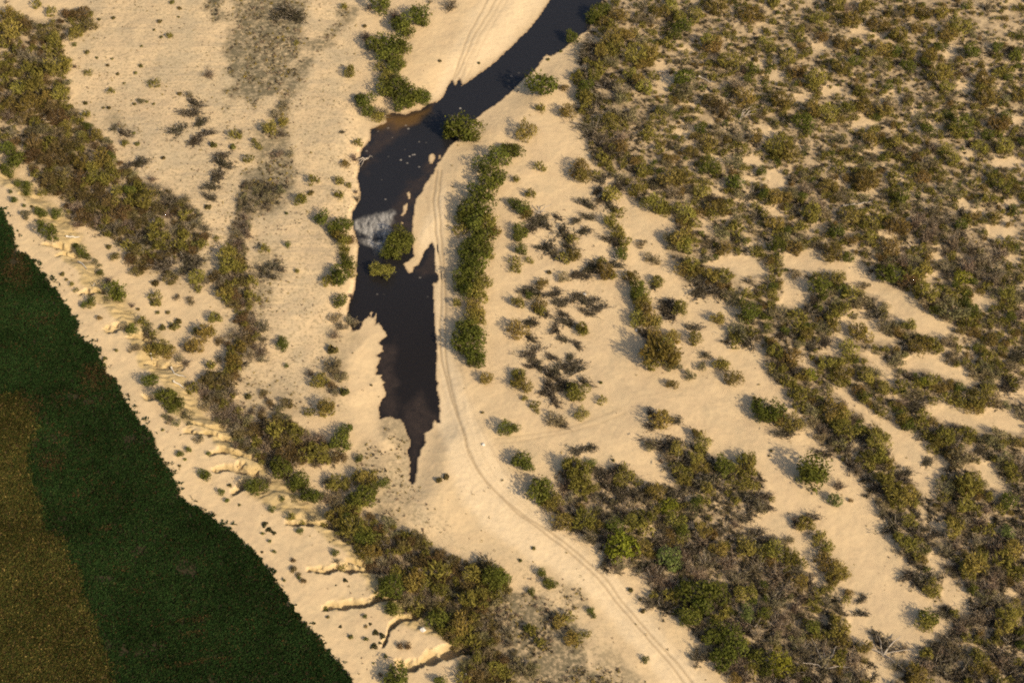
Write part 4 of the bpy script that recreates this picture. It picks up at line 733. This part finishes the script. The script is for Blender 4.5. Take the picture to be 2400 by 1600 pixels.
# at most 300 of a kind as individuals: the largest in the picture; the rest of the brush is one mass
indiv = np.zeros(len(rows), bool)
for c in 'GELOYRSBDKW':
    ids = np.nonzero((codes == c) & inframe)[0]
    ids = ids[np.argsort(-(Rp[ids] + 100 * surv[ids]))][:300]
    indiv[ids] = True
members = {}
for i in np.nonzero(indiv)[0]:
    if i not in special_of: members.setdefault((zone[i], codes[i]), []).append(i)
label_of, group_of = dict(special_of), {}
for (zn, c), ids in members.items():
    ids.sort(key=lambda i: Vv[i])
    gname = f"{LOOK[c]}s {zn}".replace('bushs', 'bushes')
    for k, i in enumerate(ids):
        if len(ids) > 1: group_of[i] = gname
        if len(ids) == 1: label_of[i] = f"{LOOK[c]} {zn}, the only one"
        elif len(ids) <= 30: label_of[i] = f"{LOOK[c]} {zn}, {ORD[k]} counting down"
        else: label_of[i] = f"one of many {LOOK[c]}s {zn}".replace('bushs', 'bushes')
for i in np.nonzero(indiv)[0]:
    c = codes[i]; pr = PROTO[c]; fol, stm, one = pr[int(RNG.randint(len(pr)))]
    s = float(Rm[i]); zr = 6.283 * RNG.rand() if c != 'D' else RNG.uniform(-.9, .9)
    sx_ = 1.25 if c == 'D' else 1.0
    loc = (float(px_[i]), float(py_[i]), float(pz_[i]) - .03 * s); scl = (s * sx_ * RNG.uniform(.92, 1.1), s / sx_ * RNG.uniform(.92, 1.1), s * RNG.uniform(.85, 1.15) * (.78 if U[i] < 700 and c in 'RBS' else 1))
    if Rp[i] >= 15 and stm is not None:
        o = bpy.data.objects.new(KINDN[c], None); COL.objects.link(o); o.empty_display_size = .5
        link('foliage' if c not in 'BD' else 'twigs', fol, o); link('stems', stm, o)
    else: o = link(KINDN[c], one)
    o.location = loc; o.rotation_euler = (0, 0, zr); o.scale = scl
    tag(o, label_of[i], 'bush' if c in 'GEL' else 'weed' if c == 'W' else 'mat plant' if c == 'K' else 'shrub', group_of.get(i))

def mass(name, label, cat, items, protos, mats, zero_first=True):
    """many small plants as one mesh: items = (proto index, x, y, z, scale xy, scale z, angle, material index)"""
    VV, FF, LV, MI = [], [], [], []; off = 0
    items = np.asarray(items, float)
    for pi in np.unique(items[:, 0]).astype(int):
        V, F, lv = protos[pi]; it = items[items[:, 0] == pi]; n = len(it)
        ca, sa = np.cos(it[:, 6]), np.sin(it[:, 6]); s = it[:, 4]
        X = (V[None, :, 0] * ca[:, None] - V[None, :, 1] * sa[:, None]) * s[:, None] + it[:, 1][:, None]
        Y = (V[None, :, 0] * sa[:, None] + V[None, :, 1] * ca[:, None]) * s[:, None] + it[:, 2][:, None]
        Z = V[None, :, 2] * it[:, 5][:, None] + it[:, 3][:, None]
        VV.append(np.stack([X, Y, Z], -1).reshape(-1, 3))
        FF.append((F[None] + (np.arange(n) * len(V))[:, None, None]).reshape(-1, 4) + off); off += n * len(V)
        shift = RNG.uniform(-.22, .22, (n, 1)); LV.append(np.clip(lv[None] + shift, 0, 1).reshape(-1)); MI.append(np.repeat(it[:, 7], len(F)))
    me = mesh_np(name, np.concatenate(VV), np.concatenate(FF), mats, np.concatenate(MI), dict(lv=np.concatenate(LV)))
    return tag(link(name, me), label, cat, kind='stuff')
rest = np.nonzero(~indiv)[0]
cl = sorted(set(codes[rest])); lowp, key = [], {}
for c in cl:
    for k in range(3):
        (V, F, lv), _s = proto_pair(c, k, True); key[c, k] = len(lowp); lowp.append((V, F, lv))
mass('scrub', 'low dry scrub filling the gaps between the larger shrubs', 'scrub',
     [(key[codes[i], RNG.randint(3)], px_[i], py_[i], pz_[i] - .02, Rm[i], Rm[i] * RNG.uniform(.85, 1.1), 6.283 * RNG.rand(), cl.index(codes[i])) for i in rest], lowp, [MAT[c] for c in cl])

# ------------------------------------------------------------------ sparse weeds and stubble on the sand
bu = RNG.uniform(-60, 2460, 90000); bv = RNG.uniform(-60, 1660, 90000)
bx, by, bz = on_ground(bu, bv)
j_ = (vn(bx, by, 4, 11) - .5) * 26
lw = np.zeros(len(bu))
for s_, poly in LITTER: lw = np.maximum(lw, s_ * sst(-14, 16, sdf(bu, bv, poly, 60) + j_ * 1.4))
sw = np.zeros(len(bu))
for poly in SPECK: sw = np.maximum(sw, sst(-30, 40, sdf(bu, bv, poly, 80)))
vw = veg_mask(bu, bv, 14.0)
clump = vn(bx, by, 3.0, 12)
prob = 1.1 * lw * sst(.25, .55, clump) + .36 * sw * sst(.40, .72, clump) + .55 * vw * sst(.25, .6, clump) + .010
tb = sdf(bu, bv, TERRACE, 60); prob += .07 * (np.abs(tb) < 55) * (vn(bx, by, 5, 13) > .55)
prob[(sdf(bu, bv, RIVER, 30) > -5) | (sdf(*project(bx, by, np.full(len(bx), 3.0))[:2], FIELD, 60) > -4)] = 0
sel = np.nonzero(RNG.rand(len(bu)) < prob)[0]
tp = [tuft_proto(900 + k, 9, .8, .9) for k in range(4)]
mats_t = [MAT['W'], MAT['S'], MAT['B'], MAT['D'], MAT['O']]
it = []
for i in sel:
    q = RNG.rand(); m = (1 if q < .12 else 4 if q < .3 else 2 if q < .55 else 3 if q < .85 else 0) if lw[i] > .3 else (0 if q < .15 else 2 if q < .6 else 4 if q < .85 else 1)
    s = RNG.uniform(.16, .5) * (1.7 if lw[i] > .68 else 1.3 if lw[i] > .3 else 1) * (1.3 if vw[i] > .5 else 1)
    it.append((RNG.randint(4), bx[i], by[i], bz[i], s, s * RNG.uniform(.5, 1.0), 6.283 * RNG.rand(), m))
mass('dry_weeds', 'scattered dry weeds and stubble dotting the pale sand', 'weeds', it, tp, mats_t)

# ------------------------------------------------------------------ crop field
fx0, fy0 = unproject([-260, 900, -260, 900], [440, 440, 1680, 1680], [3] * 4)
NC = 470000
cx = RNG.uniform(min(fx0), max(fx0), NC); cy = RNG.uniform(min(fy0), max(fy0), NC)
cu, cv, _ = project(cx, cy, np.full(NC, 3.0))
jc = (vn(cx, cy, 1.1, 1) - .5) * 9 + (vn(cx, cy, .5, 2) - .5) * 5
fm_ = sdf(cu, cv, FIELD, 90) + jc
ok = (cu > -240) & (cv < 1660) & ((fm_ > -1) | ((fm_ > -15) & (RNG.rand(NC) < .5) & (vn(cx, cy, .9, 9) > .72)))
cx, cy, cu, cv, fm_ = cx[ok], cy[ok], cu[ok], cv[ok], fm_[ok]
wdy = sdf(cu, cv, WEEDY, 60) + (vn(cx, cy, 6, 11) - .5) * 5 + (vn(cx, cy, 1.1, 1) - .5) * 8 + RNG.normal(size=len(cx)) * 7
bare = vn(cx, cy, 6, 14) * .6 + vn(cx, cy, 1.7, 15) * .4
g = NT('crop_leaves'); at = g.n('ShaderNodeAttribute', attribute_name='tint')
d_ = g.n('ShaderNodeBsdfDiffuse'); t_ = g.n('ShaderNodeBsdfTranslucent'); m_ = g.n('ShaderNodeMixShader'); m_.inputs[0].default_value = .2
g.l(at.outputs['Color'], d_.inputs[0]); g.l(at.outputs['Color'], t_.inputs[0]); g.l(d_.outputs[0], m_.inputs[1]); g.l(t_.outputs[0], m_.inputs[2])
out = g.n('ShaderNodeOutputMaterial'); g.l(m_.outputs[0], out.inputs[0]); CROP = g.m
DRY = [(252, 1237, 24, 9, .3), (465, 1450, 60, 8, .15), (450, 1486, 45, 9, .15), (285, 1334, 20, 8, .1), (440, 1556, 110, 6, .2), (235, 880, 60, 40, 0), (70, 960, 45, 50, 0), (120, 1080, 40, 30, 0), (40, 640, 40, 60, 0), (530, 1545, 30, 7, 0), (322, 1383, 16, 6, 0)]
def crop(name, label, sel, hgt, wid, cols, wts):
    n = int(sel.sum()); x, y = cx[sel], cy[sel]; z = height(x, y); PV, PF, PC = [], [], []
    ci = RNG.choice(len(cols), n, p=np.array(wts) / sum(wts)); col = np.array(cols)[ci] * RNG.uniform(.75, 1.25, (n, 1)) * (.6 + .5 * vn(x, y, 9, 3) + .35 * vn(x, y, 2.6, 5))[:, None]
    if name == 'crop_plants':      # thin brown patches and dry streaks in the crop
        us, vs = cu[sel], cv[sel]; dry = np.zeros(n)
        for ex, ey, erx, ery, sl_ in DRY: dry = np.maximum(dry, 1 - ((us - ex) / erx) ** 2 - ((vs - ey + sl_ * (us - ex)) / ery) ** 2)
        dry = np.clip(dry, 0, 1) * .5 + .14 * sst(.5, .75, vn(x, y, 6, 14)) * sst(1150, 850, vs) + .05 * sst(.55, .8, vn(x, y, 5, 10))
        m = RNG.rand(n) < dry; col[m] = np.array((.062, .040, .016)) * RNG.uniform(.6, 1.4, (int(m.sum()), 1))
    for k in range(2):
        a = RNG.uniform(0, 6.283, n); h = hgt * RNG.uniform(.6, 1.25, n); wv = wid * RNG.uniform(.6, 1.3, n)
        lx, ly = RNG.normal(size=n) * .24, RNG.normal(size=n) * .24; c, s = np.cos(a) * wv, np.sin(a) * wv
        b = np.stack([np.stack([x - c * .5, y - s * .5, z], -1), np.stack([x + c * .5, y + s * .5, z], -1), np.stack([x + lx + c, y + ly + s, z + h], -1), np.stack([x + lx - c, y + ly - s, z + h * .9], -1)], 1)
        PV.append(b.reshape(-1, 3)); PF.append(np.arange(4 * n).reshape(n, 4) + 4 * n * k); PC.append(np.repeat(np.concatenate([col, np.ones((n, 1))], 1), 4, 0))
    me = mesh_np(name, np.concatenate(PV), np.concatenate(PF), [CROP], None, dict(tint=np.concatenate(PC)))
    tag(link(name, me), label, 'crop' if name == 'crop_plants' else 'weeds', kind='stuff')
wsel = (wdy > 0)
gsel = ~wsel & (bare < .74 + .3 * (RNG.rand(len(bare)) - .3))
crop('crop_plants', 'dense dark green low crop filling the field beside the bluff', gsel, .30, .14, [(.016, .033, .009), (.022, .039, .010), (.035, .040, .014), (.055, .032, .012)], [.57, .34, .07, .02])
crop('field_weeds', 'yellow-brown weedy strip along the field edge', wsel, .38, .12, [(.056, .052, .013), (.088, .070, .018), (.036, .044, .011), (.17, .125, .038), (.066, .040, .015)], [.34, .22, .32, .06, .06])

# ------------------------------------------------------------------ dead wood, poles and pale stones
def tube(name, uv, r, mat, lift=.12, parent=None, taper=.45, ends=None):
    uu = [p[0] for p in uv]; vv_ = [p[1] for p in uv]
    x, y, z = on_ground(np.array(uu, float), np.array(vv_, float))
    P = np.stack([x, y, z + lift + (np.array(ends) if ends else 0)], -1)
    Q = []
    for i in range(len(P) - 1):
        for t in (0, .33, .66): Q.append(P[i] * (1 - t) + P[i + 1] * t + RNG.normal(size=3) * r * .5)
    Q.append(P[-1]); k = len(Q)
    V, F = strips([Q], [[r * (1 - (1 - taper) * i / (k - 1)) for i in range(k)]], 6)
    F = F.tolist(); F.append([0, 1, 2, 3]); F.append([0, 3, 4, 5]); b = 6 * (k - 1); F.append([b, b + 3, b + 2, b + 1]); F.append([b, b + 5, b + 4, b + 3])
    return link(name, mesh_np(name, V, F, [mat], smooth=True), parent)
WOOD = [([(155,555),(170,558),(187,557)], .16, 'white bleached stick lying on the bluff below a round bush'), ([(182,614),(192,619),(204,633)], .14, 'white bent stick hooked over the lip of a gully'),
 ([(401,865),(411,876),(437,886)], .14, 'long curved white stick on sand above a round bush'), ([(405,893),(419,902),(432,911)], .14, 'straight white stick on yellow sand beside a gully bush'), ([(354,831),(357,846)], .12, 'short white stick propped at a gully head'),
 ([(1638,183),(1660,192),(1676,196)], .2, 'grey fallen trunk across a small clearing in the scrub'), ([(1544,171),(1567,168)], .16, 'pale fallen branch beside a bush in the scrub'), ([(1975,484),(2012,480),(2046,473)], .2, 'long grey log lying in the grey scrub belt'),
 ([(1484,60),(1516,56)], .14, 'thin pale branch near the scrub edge facing the stream'), ([(1565,1434),(1583,1435)], .12, 'short pale stick in the shadow of the dark thicket'), ([(2010,1521),(2050,1515)], .2, 'slanting log under a fallen snag')]
for uv, r, lab in WOOD: tag(tube('fallen_branch', uv, r * 1.5, DEADWOOD if 'white' in lab else GREYWOOD, .3), lab, 'branch')
tag(tube('wooden_stake', [(223,685),(224,676)], .13, DEADWOOD, .1, None, .8, [0, 1.6]), 'white upright stake standing at the lip of a gully', 'stake')
SNAGS = [((2068, 1535), [(2108,1496),(2140,1530),(2095,1560),(2055,1490),(2030,1523),(2120,1580)], 'fallen grey snag with spread limbs at the end of the sand lane'), ((1932, 1568), [(1960,1520),(1900,1500),(1880,1560),(1990,1570),(1930,1520)], 'bleached snag fanning out in the thicket beside a bright bush'),
 ((1733, 282), [(1775,262),(1760,258),(1745,262),(1770,275)], 'pale forked snag in the wide scrub'), ((1444, 612), [(1436,596),(1450,592),(1470,600),(1430,616)], 'forked bare snag behind an olive shrub'), ((1262, 503), [(1258,488),(1292,488),(1282,505),(1250,505)], 'tangled dead snag in the broken scrub'), ((862, 372), [(840,385),(836,395),(846,398),(875,376)], 'pale roots hanging over the stream bank')]
for (bu_, bv_), tips, lab in SNAGS:
    x, y, z = on_ground(np.array([bu_]), np.array([bv_])); o = bpy.data.objects.new('dead_snag', None); COL.objects.link(o); o.location = (x[0], y[0], z[0]); tag(o, lab, 'dead snag')
    mats = GREYWOOD
    for k, tp_ in enumerate(tips):
        b = tube('limb' if k else 'trunk', [(bu_, bv_), ((bu_ + tp_[0]) / 2, (bv_ + tp_[1]) / 2 - 2), tp_], .24 if k == 0 else .15, mats, .2, None, .3, [0, .9, .7 + .5 * RNG.rand()])
        b.parent = o; b.matrix_parent_inverse = Matrix.Translation((-x[0], -y[0], -z[0]))
ROCK = bark('pale_stone', (.5, .44, .36), (.68, .62, .54))
import bmesh
for (ru, rv_), s, lab in [((1371, 690), .45, 'white stone among withered shrubs in the broken scrub'), ((1133, 1042), .4, 'small white stone between the wheel tracks'), ((991, 1476), .6, 'pale rock on the bluff beside a gully mouth'), ((1090, 1577), .4, 'small white stone near the lowest gully'), ((1494, 775), .5, 'pale yellow stone at the foot of the short row')]:
    bm = bmesh.new(); bmesh.ops.create_icosphere(bm, subdivisions=2, radius=s)
    for vtx in bm.verts: vtx.co *= 1 + RNG.uniform(-.22, .22); vtx.co.z *= .6
    me = bpy.data.meshes.new('pale_stone'); bm.to_mesh(me); bm.free(); me.materials.append(ROCK)
    x, y, z = on_ground(np.array([ru]), np.array([rv_])); o = link('pale_stone', me); o.location = (x[0], y[0], z[0] + .2 * s); tag(o, lab, 'stone')
print('plants', len(rows), 'individual', int(indiv.sum()), {c: int(((codes == c) & indiv).sum()) for c in 'GELOYRSBDKW'}, 'weeds', len(it), 'crop', int(gsel.sum()), int(wsel.sum()))
